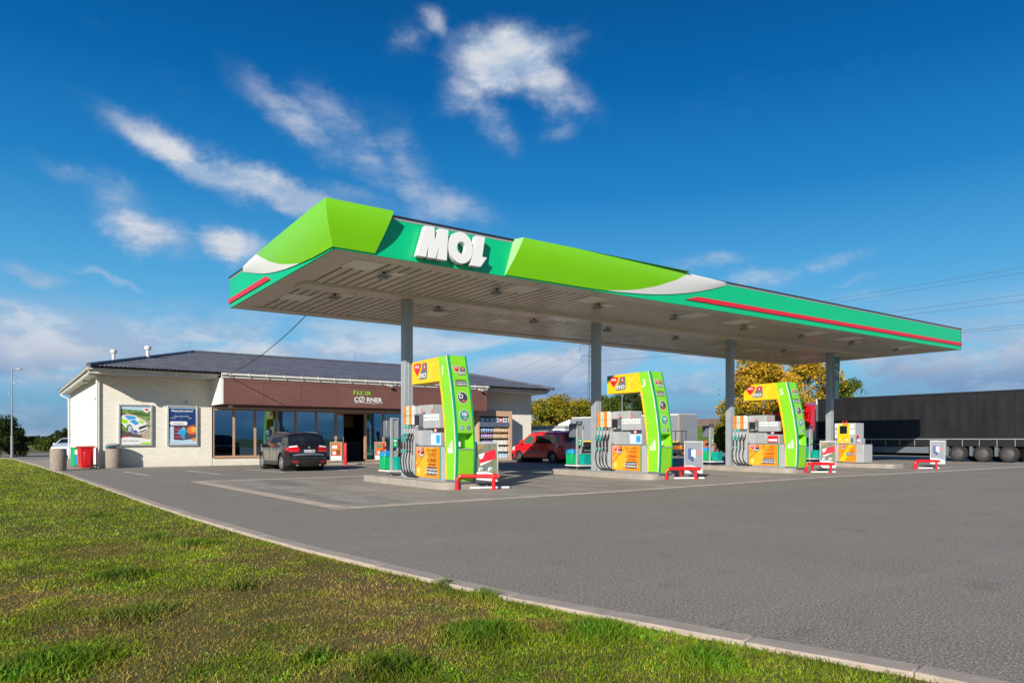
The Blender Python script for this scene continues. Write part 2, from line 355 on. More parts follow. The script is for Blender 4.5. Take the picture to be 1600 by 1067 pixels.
for nm, poly in (('forecourt', [(5.55, 13.75), (14.0, 13.95), (23.5, 14.65), (33.5, 14.3), (60, 14.3), (60, 24.8), (5.15, 24.8)]),):
    sheet('forecourt_slab', poly, .004, GM['conc'])
    mb = MB(); BO = [((5.15, 24.8), (5.55, 13.55)), ((5.35, 13.6), (14.0, 13.8)), ((14.0, 13.8), (23.5, 14.5)), ((23.5, 14.5), (33.5, 14.15)), ((33.5, 14.15), (60, 14.15)), ((5.0, 24.9), (60, 24.9))]
    for a, b in BO:
        d = Vector((b[0] - a[0], b[1] - a[1], 0)); Tm = FR((a[0], a[1], 0), d, (-d.y, d.x, 0)); mb.box(0, d.length, -.17, .17, .006, .010, mat('border_strip', (.54, .44, .35), .85, var=.15, vscale=2, dirt=.3), Tm)
    struct(mb.build('forecourt_border', smooth=False))
mb = MB()
for (xa, ya, xb, yb) in ((4.2, 34.1, 4.52, 30.0), (6.6, 33.5, 6.97, 29.4), (9.1, 33.7, 9.5, 29.6), (12.3, 34, 12.3, 29.6), (15, 34, 15, 29.6)):
    d = Vector((xb - xa, yb - ya, 0)); Tm = FR((xa, ya, 0), d, (-d.y, d.x, 0)); mb.box(0, d.length, -.06, .06, .003, .006, mat('road_paint', (.55, .54, .50), .7, var=.25, vscale=6, dirt=.5), Tm)
struct(mb.build('parking_line', smooth=False))
mb = MB(); mb.box(13.4, 24, 36.6, 39.2, .003, .05, 'conc'); struct(mb.build('shop_doorstep', bevel=.01))
# hill behind the lorries: green slope, ploughed field on top
d0 = ray(1130, HOR); d0.z = 0; d0.normalize(); l0 = Vector((d0.y, -d0.x, 0))
def hz(d, l):
    e = min(1, max(0, (150 - abs(l)) / 110)); e = e * e * (3 - 2 * e)
    return e * interp([(85, -.1), (95, .1), (125, 3.6), (150, 4.6), (320, 10.2), (420, 10.4)], d) - .1 + .12 * math.sin(l * .11) * (d > 90)
for nm, r0, r1, m in (('grass_slope', 85, 125, 'slope'), ('ploughed_hill', 125, 420, 'plough')):
    mb = MB(); mb.grid(lambda a, b: d0 * lerp(r0, r1, b) + l0 * lerp(-150, 200, a) + Vector((0, 0, hz(lerp(r0, r1, b), lerp(-150, 200, a)))), 50, 12, GM[m]); struct(mb.build(nm))

# ------------------------------------------------------------------ canopy
CX0, CX1, CY0, CY1, CZ0, CZ1 = 6.31, 39.1, 16.03, 25.4, 5.85, 6.86
COLX = [10.42 + 8.04 * k for k in range(4)]; CYC = 20.32
can = thing('filling_station_canopy', 'long flat green and lime canopy on four grey columns over the fuel pumps', 'canopy', (CX0, CY0, 0))
TC = Matrix.Translation((-CX0, -CY0, 0))
def cp(mb, name, par=None, **k): return mb.build(name, par or can, T=TC, **k)
mb = MB(); mb.box(CX0 + .1, CX1 - .1, CY0 + .1, CY1 - .1, 6.05, 6.3, 'grey'); cp(mb, 'roof_deck')
mb = MB(); mb.box(CX0 + .06, CX1 - .06, CY0 + .06, CY1 - .06, 5.975, 6.03, 'soffitd')
x = CX0 + .64
while x < CX1 - .9:
    for (ya, yb) in ((CY0 + .62, 19.93), (20.68, CY1 - .62)):
        mb.box(x + .035, x + .265, ya, yb, 5.90, 5.94, 'soffit')
    x += .30
cp(mb, 'ceiling', smooth=False)
mb = MB(); q = 'soffit'
mb.box(CX0 + .03, CX1 - .03, CY0 + .03, CY0 + .6, 5.853, 5.96, q); mb.box(CX0 + .03, CX1 - .03, CY1 - .6, CY1 - .03, 5.853, 5.96, q)
mb.box(CX0 + .03, CX0 + .62, CY0 + .6, CY1 - .6, 5.856, 5.96, q); mb.box(CX1 - .72, CX1 - .03, CY0 + .6, CY1 - .6, 5.856, 5.96, q)
cp(mb, 'soffit_border', smooth=False)
mb = MB(); mb.box(CX0 + .62, CX1 - .72, 19.94, 20.67, 5.80, 5.97, q); cp(mb, 'beam', bevel=.01)
def fas(name, T, L):
    mb = MB(); mb.poly(T, [(0, CZ0), (L, CZ0), (L, CZ1 - .06), (0, CZ1 - .06)], -.05, 0, 'green'); o = cp(mb, name, smooth=False)
    q = 4.1
    while q < L - .2: mb = MB(); mb.poly(T, [(q, CZ0 + .005), (q + .009, CZ0 + .005), (q + .009, CZ1 - .065), (q, CZ1 - .065)], 0, .0025, 'greend'); q += 4.1; cp(mb, 'panel_joint', o, smooth=False)
    mb = MB(); mb.poly(T, [(-.004, CZ1 - .058), (L + .004, CZ1 - .058), (L + .004, CZ1), (-.004, CZ1)], -.08, .008, 'grey'); mb.poly(T, [(-.03, CZ1 + .002), (L + .03, CZ1 + .002), (L + .03, CZ1 + .045), (-.03, CZ1 + .045)], -.2, .03, 'blackp')
    cp(mb, 'edge_flashing', o, smooth=False); return o
LX, LY = CX1 - CX0, CY1 - CY0
fas('fascia', FY(CX0, CY0), LX)
fl = fas('fascia', FX(CX0, CY1), LY); fas('fascia', FR((CX1, CY0, 0), (0, 1, 0), (0, 0, 1)), LY); fas('fascia', FR((CX1, CY1, 0), (-1, 0, 0), (0, 0, 1)), LX)
def bul(v): return .035 + .265 * math.sin(v * math.pi / 2)
ZT = CZ1 + .05
# corner panel, front half
mb = MB(); mb.grid(lambda u, v: Vector((lerp(CX0 - bul(v), lerp(7.34, 7.72, v), u), CY0 - bul(v), lerp(5.885, ZT, v))), 8, 12, 'lime')
mb.grid(lambda u, v: Vector((lerp(7.34, 7.72, v), lerp(CY0 - bul(v), CY0, u), lerp(5.885, ZT, v))), 2, 12, 'lime')
mb.add([(CX0 - .3, CY0 - .3, ZT), (7.72, CY0 - .3, ZT), (7.72, CY0, ZT), (CX0, CY0, ZT)], [(0, 1, 2, 3)], 'lime'); mb.add([(CX0 - .035, CY0 - .035, 5.885), (7.34, CY0 - .035, 5.885), (7.34, CY0, 5.885), (CX0, CY0, 5.885)], [(3, 2, 1, 0)], 'greend')
# corner panel, side half, tapering to a tip; then the front swoosh: both as lime + white
def zl1(y): return interp([(15.8, 5.885), (17.3, 5.90), (18.3, 5.95), (19.4, 6.02), (20.4, 6.12), (21.4, 6.27), (22.3, 6.45), (23.0, 6.60), (23.63, 6.74)], y)
def zl2(x_): return interp([(11.2, 5.885), (14.4, 5.89), (15.4, 5.92), (16.3, 5.97), (17.1, 6.04), (17.9, 6.14), (18.7, 6.28), (19.4, 6.43), (20.1, 6.60), (20.64, 6.76)], x_)
def tp(s): return max(.0, 1 - s) ** .45 if s > 0 else 1
def side_pt(yy, v):
    s = (yy - 16.8) / (23.66 - 16.8); z0 = zl1(yy); b = .02 + (bul(v) - .02) * tp(s); return Vector((CX0 - b, yy, lerp(z0, ZT - .04 * max(0, s), v)))
def front_pt(xx, v):
    s = (xx - 13.5) / (20.66 - 13.5); z0 = zl2(xx); b = .02 + (bul(v) - .02) * tp(s); return Vector((xx, CY0 - b, lerp(z0, ZT - .05 * max(0, s), v)))
B1 = [(0, 18.3), (.08, 19.0), (.2, 19.8), (.4, 20.55), (.7, 21.2), (1, 21.67)]; B2 = [(0, 14.95), (.06, 15.7), (.15, 16.4), (.3, 17.1), (.6, 17.95), (1, 18.55)]
mb.grid(lambda u, v: side_pt(lerp(CY0 - bul(v), interp(B1, v), u), v), 20, 14, 'lime')
cl = cp(mb, 'lime_panel', ang=28)
mb = MB(); mb.grid(lambda u, v: side_pt(lerp(interp(B1, v), 23.63, u), v), 14, 14, 'letter'); cp(mb, 'white_crescent', cl)
mb = MB(); mb.grid(lambda u, v: front_pt(lerp(lerp(11.2, 11.62, v), interp(B2, v), u), v), 24, 14, 'lime')
mb.grid(lambda u, v: Vector((lerp(lerp(11.2, 11.50, v), lerp(11.2, 11.62, v), u), CY0 - bul(v) * u, lerp(5.885, ZT, v))), 2, 14, mat('pale_mint', (.30, .62, .22), .3))
mb.add([(11.5, CY0, ZT), (11.62, CY0 - .3, ZT), (18.5, CY0 - .3, ZT), (18.5, CY0, ZT)], [(0, 1, 2, 3)], 'lime'); mb.add([(11.2, CY0 - .035, 5.885), (14.4, CY0 - .035, 5.885), (14.4, CY0, 5.885), (11.2, CY0, 5.885)], [(3, 2, 1, 0)], 'greend')
cl2 = cp(mb, 'lime_panel', ang=28)
mb = MB(); mb.grid(lambda u, v: front_pt(lerp(interp(B2, v), 20.64, u), v), 16, 14, 'letter'); cp(mb, 'white_crescent', cl2)
mb = MB(); F = FY(0, CY0); mb.poly(F, [(18.55, 6.05), (CX1 + .01, 6.05), (CX1 + .01, 6.20), (19.15, 6.20)], 0, .045, 'redm'); cp(mb, 'red_stripe', smooth=False)
mb = MB(); F = FX(CX0, 0); mb.poly(F, [(-CY1 - .01, 6.0), (-20.85, 6.0), (-21.2, 6.15), (-CY1 - .01, 6.15)], 0, .045, 'redm'); cp(mb, 'red_stripe', smooth=False)
F = FY(0, CY0)
Mp = [(8.62, 6.73), (8.87, 6.74), (8.885, 6.39), (9.03, 6.73), (9.28, 6.73), (9.23, 5.95), (8.95, 5.95), (9.01, 6.26), (8.90, 5.95), (8.70, 5.95), (8.70, 6.26), (8.63, 5.95), (8.38, 5.95)]
mb = MB(); mb.poly(F, Mp, .06, .235, 'letter'); cp(mb, 'letter', smooth=False)
mb = MB(); n = 40; oc = (9.655, 6.34)
vs = []
for wv_ in (.06, .235):
    for k in range(n):
        a = 2 * math.pi * k / n; vs.append(F @ Vector((oc[0] + .365 * math.cos(a), oc[1] + .405 * math.sin(a), wv_)))
    for k in range(n):
        a = 2 * math.pi * k / n; vs.append(F @ Vector((oc[0] + .02 + .135 * math.cos(a), oc[1] + .16 * math.sin(a), wv_)))
fs = []
for k in range(n):
    j = (k + 1) % n; fs += [(k, j, j + 2 * n, k + 2 * n), (n + j, n + k, n + k + 2 * n, n + j + 2 * n), (2 * n + k, 2 * n + j, 3 * n + j, 3 * n + k), (j, k, n + k, n + j)]
mb.add(vs, fs, 'letter'); cp(mb, 'letter')
mb = MB(); mb.poly(F, [(10.13, 6.73), (10.4, 6.73), (10.31, 6.20), (10.46, 6.20), (10.26, 5.93), (9.95, 5.93)], .06, .235, 'letter'); cp(mb, 'letter', smooth=False)
for u_ in (8.55, 8.8, 9.1, 9.6, 9.75, 10.15): mb = MB(); mb.box(u_, u_ + .03, CY0 - .08, CY0, 5.93, 5.97, 'alu'); cp(mb, 'letter_bracket')
for cxx in COLX:
    mb = MB(); a = .14
    mb.box(cxx - a, cxx + a, CYC - a, CYC - a + .03, .14, 5.8, 'steel'); mb.box(cxx - a, cxx + a, CYC + a - .03, CYC + a, .14, 5.8, 'steel')
    mb.box(cxx - a + .005, cxx - a + .10, CYC - a + .03, CYC + a - .03, .14, 5.8, 'steel'); mb.box(cxx + a - .1, cxx + a - .005, CYC - a + .03, CYC + a - .03, .14, 5.8, 'steel')
    mb.box(cxx - .03, cxx + .03, CYC - a - .012, CYC - a, .14, 5.8, 'steel'); mb.box(cxx - .22, cxx + .22, CYC - .22, CYC + .22, .19, .21, 'grey')
    cp(mb, 'column', bevel=.006)
for cxx in (7.6, 12.7, 15.5, 20.55, 23.0, 28.2, 31.0, 36.0):
    for yy in (17.3, 22.5):
        mb = MB(); mb.box(cxx - .42, cxx + .42, yy - .47, yy + .47, 5.885, 5.903, 'soffl'); cp(mb, 'ceiling_lamp', bevel=.006)
for cxx in (8.4, 12.1, 16.2, 19.95, 24.0, 28.0, 32.0, 36.1):
    for yy in (17.72, 21.25):
        mb = MB(); mb.box(cxx - .15, cxx + .15, yy - .11, yy + .11, 5.79, 5.82, 'grey'); mb.box(cxx - .03, cxx + .03, yy - .03, yy + .03, 5.82, 5.90, 'cabd')
        mb.box(cxx - .12, cxx + .12, yy - .02, yy + .16, 5.735, 5.785, 'grey'); mb.box(cxx + .22, cxx + .62, yy - .16, yy + .20, 5.888, 5.902, 'soffl'); cp(mb, 'floodlight')
# cable from the canopy to the shop, advertising box on the fourth column
mb = MB(); a, b = Vector((8.96, 25.35, 5.88)), Vector((9.02, 37.1, 4.56))
mb.tube([a.lerp(b, t) - Vector((0, 0, .28 * 4 * t * (1 - t))) for t in [i / 12 for i in range(13)]], .016, 'blackp', 6)
tag(mb.build('overhead_cable'), 'black cable slung from the canopy down to the shop roof edge', 'cable')
sg = thing('hanging_sign', 'narrow green lightbox sign fixed beside the right-hand canopy column', 'sign', (34.75, 20.1, 3.45))
mb = MB(); mb.box(-.2, .36, 0, .12, 1.42, 2.2, 'alu'); F = FY(0, -.004); mb.rect(F, -.16, .33, 1.46, 2.16, .002, mat('sign_teal', (.01, .22, .16), .3)); mb.text(F, 'MOL', .08, 1.72, .16, 'mint', w=.006, bold=.02); mb.build('sign_box', sg, smooth=False)
mb = MB(); mb.box(-.14, .30, 0, .12, 0, 1.41, 'alu'); mb.rect(F, -.11, .27, .03, 1.38, .002, mat('sign_pale_green', (.12, .38, .22), .35)); mb.rect(F, -.09, .25, .92, 1.12, .005, 'navy'); mb.text(F, 'Šek', .08, 1.0, .10, 'skyb', w=.008); mb.rect(F, .02, .06, .05, .9, .005, 'mint'); mb.build('lower_panel', sg, smooth=False)

# ------------------------------------------------------------------ shop
def brickmat(name, col, mort):
    m = bpy.data.materials.new(name); m.use_nodes = True; t = NT(m.node_tree); b = t.n['Principled BSDF']; p = pos(t)
    s_ = t.new('ShaderNodeSeparateXYZ', inp={0: p}); c = t.new('ShaderNodeCombineXYZ', inp={0: t.math('ADD', s_.outputs[0], s_.outputs[1]), 1: s_.outputs[2]})
    br = t.new('ShaderNodeTexBrick', inp={'Scale': 1, 'Mortar Size': .009, 'Brick Width': .26, 'Row Height': .09, 'Mortar Smooth': .4, 'Bias': -.2})
    t.l.new(c.outputs[0], br.inputs[0]); br.inputs[1].default_value = (*[x * 1.03 for x in col], 1); br.inputs[2].default_value = (*[x * .90 for x in col], 1); br.inputs[3].default_value = (*mort, 1)
    n = t.noise(p, 1.2, 6, .7); cc_ = t.mix(t.mr(n, .4, .75, 0, .12), br.outputs[0], [x * .8 for x in col])
    zf = t.mr(s_.outputs[2], .45, .0, 0, .35); cc_ = t.mix(t.math('MULTIPLY', zf, t.noise(p, 5, 4)), cc_, (.30, .24, .17))
    t.l.new(cc_, b.inputs['Base Color']); b.inputs['Roughness'].default_value = .7
    bp = t.new('ShaderNodeBump', inp={'Strength': .35, 'Distance': .008, 'Height': t.math('SUBTRACT', 1, br.outputs[1])}); t.l.new(bp.outputs[0], b.inputs['Normal'])
    return m
BR = brickmat('painted_brick', (.76, .72, .62), (.67, .63, .54))
shop = thing('station_shop', 'cream brick shop with dark hipped tile roof and brown FRESH CORNER sign', 'shop building', (3.76, 39.27, 0))
TS = Matrix.Translation((-3.76, -39.27, 0))
def sp_(mb, name, par=None, **k): return mb.build(name, par or shop, T=TS, **k)
WX0, WX1, WY0, WY1 = 3.76, 29.66, 39.27, 57.0
mb = MB(); mb.box(WX0, 8.86, WY0, WY0 + .3, 0, 4.44, BR); mb.box(8.86, 13.29, WY0 + .02, WY0 + .3, 0, .40, BR); mb.box(8.86, 24.5, WY0 + .05, WY0 + .3, 3.0, 4.42, 'cream')
mb.box(24.5, WX1, WY0, WY0 + .3, 0, 4.44, BR); mb.box(WX0 + .001, WX0 + .3, WY0 + .3, WY1, 0, 4.44, 'cream'); mb.box(WX1 - .3, WX1, WY0 + .3, WY1, 0, 4.44, 'cream'); mb.box(WX0, WX1, WY1, WY1 + .3, 0, 4.44, 'cream')
mb.box(24.3, 24.499, WY0 + .03, WY0 + .3, 0, 3.0, 'cream'); sp_(mb, 'wall', smooth=False)
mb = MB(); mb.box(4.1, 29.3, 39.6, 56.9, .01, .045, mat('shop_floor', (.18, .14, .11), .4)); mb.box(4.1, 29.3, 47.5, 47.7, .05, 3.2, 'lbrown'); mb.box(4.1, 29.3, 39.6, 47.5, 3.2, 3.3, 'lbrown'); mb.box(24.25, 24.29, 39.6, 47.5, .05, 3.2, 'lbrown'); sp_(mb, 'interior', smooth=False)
mb = MB(); mb.box(8.92, 24.6, 37.17, 38.9, 3.13, 4.42, 'brown'); mb.box(8.92, 24.6, 37.15, 37.169, 3.13, 4.25, 'brown'); mb.box(8.92, 24.6, 37.135, 37.169, 4.256, 4.42, 'brown')
mb.box(8.92, 24.6, 38.9, 39.26, 3.05, 4.42, 'brown'); 
for k in range(1, 8): mb.box(8.92 + k * 1.96, 8.93 + k * 1.96, 37.146, 37.152, 3.13, 4.24, 'lbrown')
fb = sp_(mb, 'fascia_board', smooth=False)
mb = MB(); mb.box(8.80, 8.918, 37.14, 39.268, 3.125, 4.43, 'cream'); sp_(mb, 'sign_return', smooth=False)
F = FY(0, 37.147); mb = MB()
mb.text(F, 'C', 15.93, 3.585, .25, 'letter', w=.012, bold=.03, sx=1.05); mb.text(F, 'RNER', 17.0, 3.585, .25, 'letter', w=.012, bold=.025, sx=1.08)
mb.disc(F, 16.25, 3.59, .18, .155, .016, 'letter'); mb.disc(F, 16.25, 3.59, .13, .11, .02, 'brown')
mb.poly(F, [(16.13, 3.48), (16.17, 3.47), (16.28, 3.58), (16.38, 3.70), (16.34, 3.71), (16.24, 3.60)], .02, .024, 'letter')
mb.poly(F, [(15.8, 3.385), (16.3, 3.405), (16.9, 3.36), (17.55, 3.40), (17.57, 3.415), (16.9, 3.385), (16.3, 3.43), (15.8, 3.41)], .008, .012, 'letter')
sp_(mb, 'corner_lettering', fb, smooth=False)
mb = MB(); FP = {'F': [[(0, 0), (.02, 1)], [(0, 1), (.6, .98)], [(0, .52), (.5, .55)]], 'R': [[(0, 0), (.03, .95), (.5, .9), (.55, .65), (.05, .5), (.65, 0)]], 'E': [[(.55, .95), (0, .92), (.03, .05), (.6, .02)], [(.02, .5), (.45, .52)]], 'S': [[(.55, .8), (.2, .95), (.05, .7), (.5, .35), (.35, .02), (0, .12)]], 'H': [[(0, 0), (.03, 1)], [(.55, 0), (.55, .95)], [(0, .48), (.55, .52)]]}
x_ = 15.80
for ch in 'FRESH':
    for st_ in FP[ch]: mb.tube([F @ Vector((x_ + p[0] * .22, 3.83 + p[1] * .22, .012)) for p in st_], .019, 'fresh', 6)
    x_ += .205
sp_(mb, 'fresh_lettering', fb)
GL = glass('window_glass', (.50, .56, .60), .34, gcol=(.30, .52, .68))
wx = [8.93, 9.97, 11.07, 12.23, 13.29, 14.47, 15.6]; wr = [17.45, 18.61, 19.97, 21.2, 22.4, 23.4, 24.28]
for xs in (wx, wr):
    for i, (a, b) in enumerate(zip(xs, xs[1:])):
        zb = .41 if b < 13.3 else .07; h_ = .055
        mb = MB(); y0, y1 = WY0 + .04, WY0 + .16
        mb.box(a, a + h_, y0, y1, zb, 2.98, 'bframe'); mb.box(b - h_, b - .002, y0, y1, zb, 2.98, 'bframe'); mb.box(a + h_, b - h_, y0 + .002, y1, zb, zb + .1, 'bframe'); mb.box(a + h_, b - h_, y0 + .002, y1, 2.9, 2.98, 'bframe')
        wo_ = sp_(mb, 'window', smooth=False)
        mb = MB(); mb.box(a + h_, b - h_, y0 + .05, y0 + .062, zb + .1, 2.9, GL); sp_(mb, 'pane', wo_, smooth=False)
mb = MB(); mb.box(8.9, 13.3, WY0 - .05, WY0 + .02, .395, .42, 'bframe'); sp_(mb, 'window_sill', smooth=False)
mb = MB(); mb.box(15.6, 15.68, 39.30, 39.45, .05, 2.98, 'bframe'); mb.box(17.38, 17.448, 39.30, 39.45, .05, 2.98, 'bframe'); mb.box(15.68, 17.38, 39.30, 39.45, 2.85, 2.98, 'bframe'); dr = sp_(mb, 'door', smooth=False)
mb = MB(); mb.box(15.69, 16.1, 39.36, 39.40, .06, 2.84, 'bframe'); mb.box(15.72, 16.05, 39.345, 39.359, .15, 2.75, GL); sp_(mb, 'sliding_leaf', dr, smooth=False)
# eaves
mb = MB(); g = 'gutter'
mb.box(3.42, 8.80, 37.67, 39.27, 4.445, 4.50, mat('soffit_board', (.55, .50, .43), .6)); mb.box(24.6, 29.78, 37.67, 39.27, 4.445, 4.50, 'cream'); mb.box(3.30, 3.76, 37.67, 57.6, 4.44, 4.495, MATS['soffit_board']); mb.box(29.66, 29.78, 39.27, 57.6, 4.445, 4.50, MATS['soffit_board'])
mb.box(3.28, 8.80, 37.62, 37.669, 4.40, 4.56, g); mb.box(24.6, 29.83, 37.62, 37.669, 4.40, 4.56, g); mb.box(3.22, 3.299, 37.62, 57.65, 4.40, 4.56, g); mb.box(29.785, 29.84, 37.67, 57.65, 4.40, 4.56, g); mb.box(8.81, 24.6, 37.08, 37.134, 4.43, 4.58, g)
sp_(mb, 'eaves', smooth=False)
mb = MB()
for pp in ([(3.12, 37.54, 4.60), (8.85, 37.54, 4.60)], [(8.8, 37.02, 4.60), (24.65, 37.02, 4.60)], [(24.6, 37.54, 4.60), (29.9, 37.54, 4.60)], [(3.14, 37.5, 4.60), (3.14, 57.7, 4.60)], [(29.88, 37.5, 4.60), (29.88, 57.7, 4.60)]): mb.tube(pp, .065, g, 10)
x_ = 3.8
while x_ < 29.8:
    if x_ < 8.8 or x_ > 24.7: mb.box(x_, x_ + .03, 37.45, 37.62, 4.53, 4.68, g)
    else: mb.box(x_, x_ + .03, 36.94, 37.08, 4.53, 4.68, g)
    x_ += .9
sp_(mb, 'gutter')
mb = MB(); mb.tube([(3.2, 37.62, 4.58), (3.2, 37.64, 4.5), (3.24, 37.8, 4.38), (3.60, 39.0, 4.34), (3.66, 39.15, 4.2), (3.66, 39.15, .05)], .05, g, 10); sp_(mb, 'downpipe')
mb = MB(); mb.tube([(3.2, 57.4, 4.58), (3.25, 57.4, 4.35), (3.64, 56.9, 4.1), (3.66, 56.9, .05)], .05, g, 10); sp_(mb, 'downpipe')
# roof: profiled metal tiles as real relief
def tilemat():
    m = bpy.data.materials.new('roof_tile'); m.use_nodes = True; t = NT(m.node_tree); b = t.n['Principled BSDF']; p = pos(t)
    n = t.noise(p, 1.5, 6, .7); c = t.mix(t.mr(n, .35, .7), (.085, .085, .10), (.14, .14, .165)); t.l.new(c, b.inputs['Base Color']); b.inputs['Roughness'].default_value = .38; return m
TM = tilemat(); E0, E1, EY0, EY1, EZ, RX0, RX1, RY, RZ = 3.12, 29.85, 37.0, 57.7, 4.66, 9.6, 26.2, 47.5, 6.75
def slope(front=True):
    mb = MB(); xs = np.arange(E0, E1 + .001, .0475); rows = []
    nr = 30
    for r in range(nr):
        rows += [r / nr, (r + .97) / nr]
    rows.append(1)
    vs = []; 
    for ri, t_ in enumerate(rows):
        xl, xr = lerp(E0, RX0, t_), lerp(E1, RX1, t_); y = lerp(EY0 if front else EY1, RY, t_); z = lerp(EZ, RZ, t_)
        step = .028 * (1 - (t_ * nr) % 1) if ri < len(rows) - 1 else 0
        for X in xs:
            xc = min(max(X, xl), xr); vs.append((xc, y, z + step + .019 * math.sin(xc * 2 * math.pi / .19)))
    n = len(xs); fs = [(r * n + i, r * n + i + 1, (r + 1) * n + i + 1, (r + 1) * n + i) for r in range(len(rows) - 1) for i in range(n - 1)]
    mb.add(vs, fs, TM); return mb
rf = sp_(slope(True), 'roof', ang=60)
mb = MB()
for (ex, ry_) in ((E0, RX0), (E1, RX1)):
    mb.grid(lambda u, v: Vector((lerp(ex, ry_, v) , lerp(lerp(EY0, RY, v), lerp(EY1, RY, v), u), lerp(EZ, RZ, v) + .02 * math.sin(lerp(lerp(EY0, RY, v), lerp(EY1, RY, v), u) * 33) + .03 * (1 - (v * 22) % 1))), 300, 44, TM)
mb.add([(E0, EY1, EZ), (E1, EY1, EZ), (RX1, RY, RZ), (RX0, RY, RZ)], [(0, 1, 2, 3)], TM); sp_(mb, 'roof_side', rf)
mb = MB()
for a, b in (((RX0, RY, RZ + .04), (RX1, RY, RZ + .04)), ((E0, EY0, EZ + .05), (RX0, RY, RZ + .04)), ((E1, EY0, EZ + .05), (RX1, RY, RZ + .04)), ((E0, EY1, EZ + .05), (RX0, RY, RZ + .04)), ((E1, EY1, EZ + .05), (RX1, RY, RZ + .04))):
    a, b = Vector(a), Vector(b); n = int((b - a).length / .35)
    for i in range(n): mb.cyl(a.lerp(b, i / n), a.lerp(b, (i + 1.04) / n), .10, .085, TM, 8)
sp_(mb, 'ridge_cap', rf)
for X, Y, z0, z1 in ((6.26, 42, 5.3, 6.3), (5.0, 45, 5.2, 6.32)):
    mb = MB(); mb.cyl((X, Y, z0), (X, Y, z1 - .18), .09, .085, 'gutter'); mb.lathe([(.0, 0), (.15, .01), (.165, .06), (.165, .17), (.12, .21), (0, .22)], 'gutter', 14, (X, Y, z1 - .2)); sp_(mb, 'vent_pipe', rf)
for X, Y, z0, z1 in ((9.1, 45.9, 6.4, 7.2), (20.3, 47.5, 6.7, 7.45)):
    mb = MB(); mb.cyl((X, Y, z0), (X, Y, z1), .012, .008, 'cabd', 6)
    for k in range(2): mb.cyl((X, Y, z1 - .35 + k * .2), (X, Y, z1 - .27 + k * .2), .03, .03, 'cabd', 6)
    sp_(mb, 'aerial', rf)
mb = MB(); mb.box(3.70, 3.76, 47.2, 47.5, 3.95, 4.1, 'gutter'); mb.lathe([(0, 0), (.12, .02), (.14, .08), (.05, .15)], 'gutter', 12, (3.5, 43.2, 4.28)); sp_(mb, 'wall_vent')
mb = MB(); mb.box(3.70, 3.757, 40.4, 40.75, 3.3, 3.42, 'grey'); sp_(mb, 'wall_plate')
mb = MB(); mb.lathe([(0, -.10), (.07, -.085), (.10, 0), (.10, .04), (0, .05)], 'white', 14, (9.55, 38.3, 3.07)); tag(mb.build('dome_camera'), 'white dome security camera under the left end of the brown sign', 'camera')
mb = MB(); mb.lathe([(0, -.03), (.05, -.02), (.06, .03), (.03, .08), (0, .09)], 'grey', 12, (7.62, 39.2, 3.24)); tag(mb.build('wall_light'), 'tiny round light on the wall above the dark blue poster', 'light')
for X, lb in ((17.9, 'small white bullet camera on the gutter above the word CORNER'), (24.05, 'small white bullet camera near the right end of the brown sign')):
    t_ = thing('security_camera', lb, 'camera', (X, 37.0, 4.42)); t_['group'] = 'cameras along the shop gutter'
    mb = MB(); mb.box(-.03, .03, -.12, .06, -.02, .04, 'white'); mb.build('bracket', t_); mb = MB(); mb.cyl((-.22, -.16, .0), (.10, -.10, -.08), .05, .05, 'white', 10); mb.cyl((.10, -.10, -.08), (.14, -.09, -.09), .045, .04, 'blackp', 10); mb.build('camera_body', t_)

# ------------------------------------------------------------------ pump islands
def logo(mb, T, cu, cv, s, w=.004, sx=1.0):
    T = T @ Matrix.Translation((cu, cv, 0)) @ Matrix.Diagonal((sx, 1, 1, 1)); cu = cv = 0
    # red shield with cream rim beside a grey tab with a red drop and the word EVO; s = overall height
    def sh(k, m, ww, dv=0): mb.poly(T, [(cu + (a * k - .50) * s + (1 - k) * -.02 * s, cv + (b * k + .22) * s + dv) for a, b in [(-.36, .26), (.0, .31), (.36, .26), (.38, .12), (.24, -.18), (.04, -.42), (-.04, -.42), (-.24, -.18), (-.38, .12)]], ww - .002, ww, m)
    mb.poly(T, [(cu + a * s, cv + b * s) for a, b in [(-.05, .12), (.02, .44), (.12, .50), (.44, .50), (.52, .42), (.52, -.38), (.42, -.50), (-.30, -.50), (-.36, -.42), (-.30, -.25)]], w - .002, w, 'cabd')
    sh(1.12, 'orange' if s > .3 else 'white', w + .003); sh(.95, 'red', w + .006)
    mb.text(T, 'MOL', cu - .50 * s, cv + .32 * s, .17 * s, 'white', w=w + .009, bold=.03, sx=.95)
    mb.disc(T, cu + .26 * s, cv + .25 * s, .14 * s, .20 * s, w + .005, 'red'); mb.poly(T, [(cu + .26 * s, cv + .38 * s), (cu + .31 * s, cv + .22 * s), (cu + .26 * s, cv + .15 * s), (cu + .21 * s, cv + .22 * s)], w + .005, w + .008, 'white')
    mb.text(T, 'EVO', cu + .06 * s, cv - .26 * s, .28 * s, 'white', w=w + .006, bold=.035, shear=.2, sx=.95)
def formula(mb, T, cu, cv, W_, H_, w=.004):
    mb.rrect(T, cu - W_ / 2, cu + W_ / 2, cv - H_ / 2, cv + H_ / 2, H_ * .22, w, 'dark'); mb.text(T, "IT'S EVOTECH", cu, cv + H_ * .20, H_ * .24, 'white', w=w + .004, bold=.02, sx=W_ / H_ * .49); mb.text(T, 'FORMULA', cu, cv - H_ * .18, H_ * .28, 'white', w=w + .004, bold=.03, sx=W_ / H_ * .62)

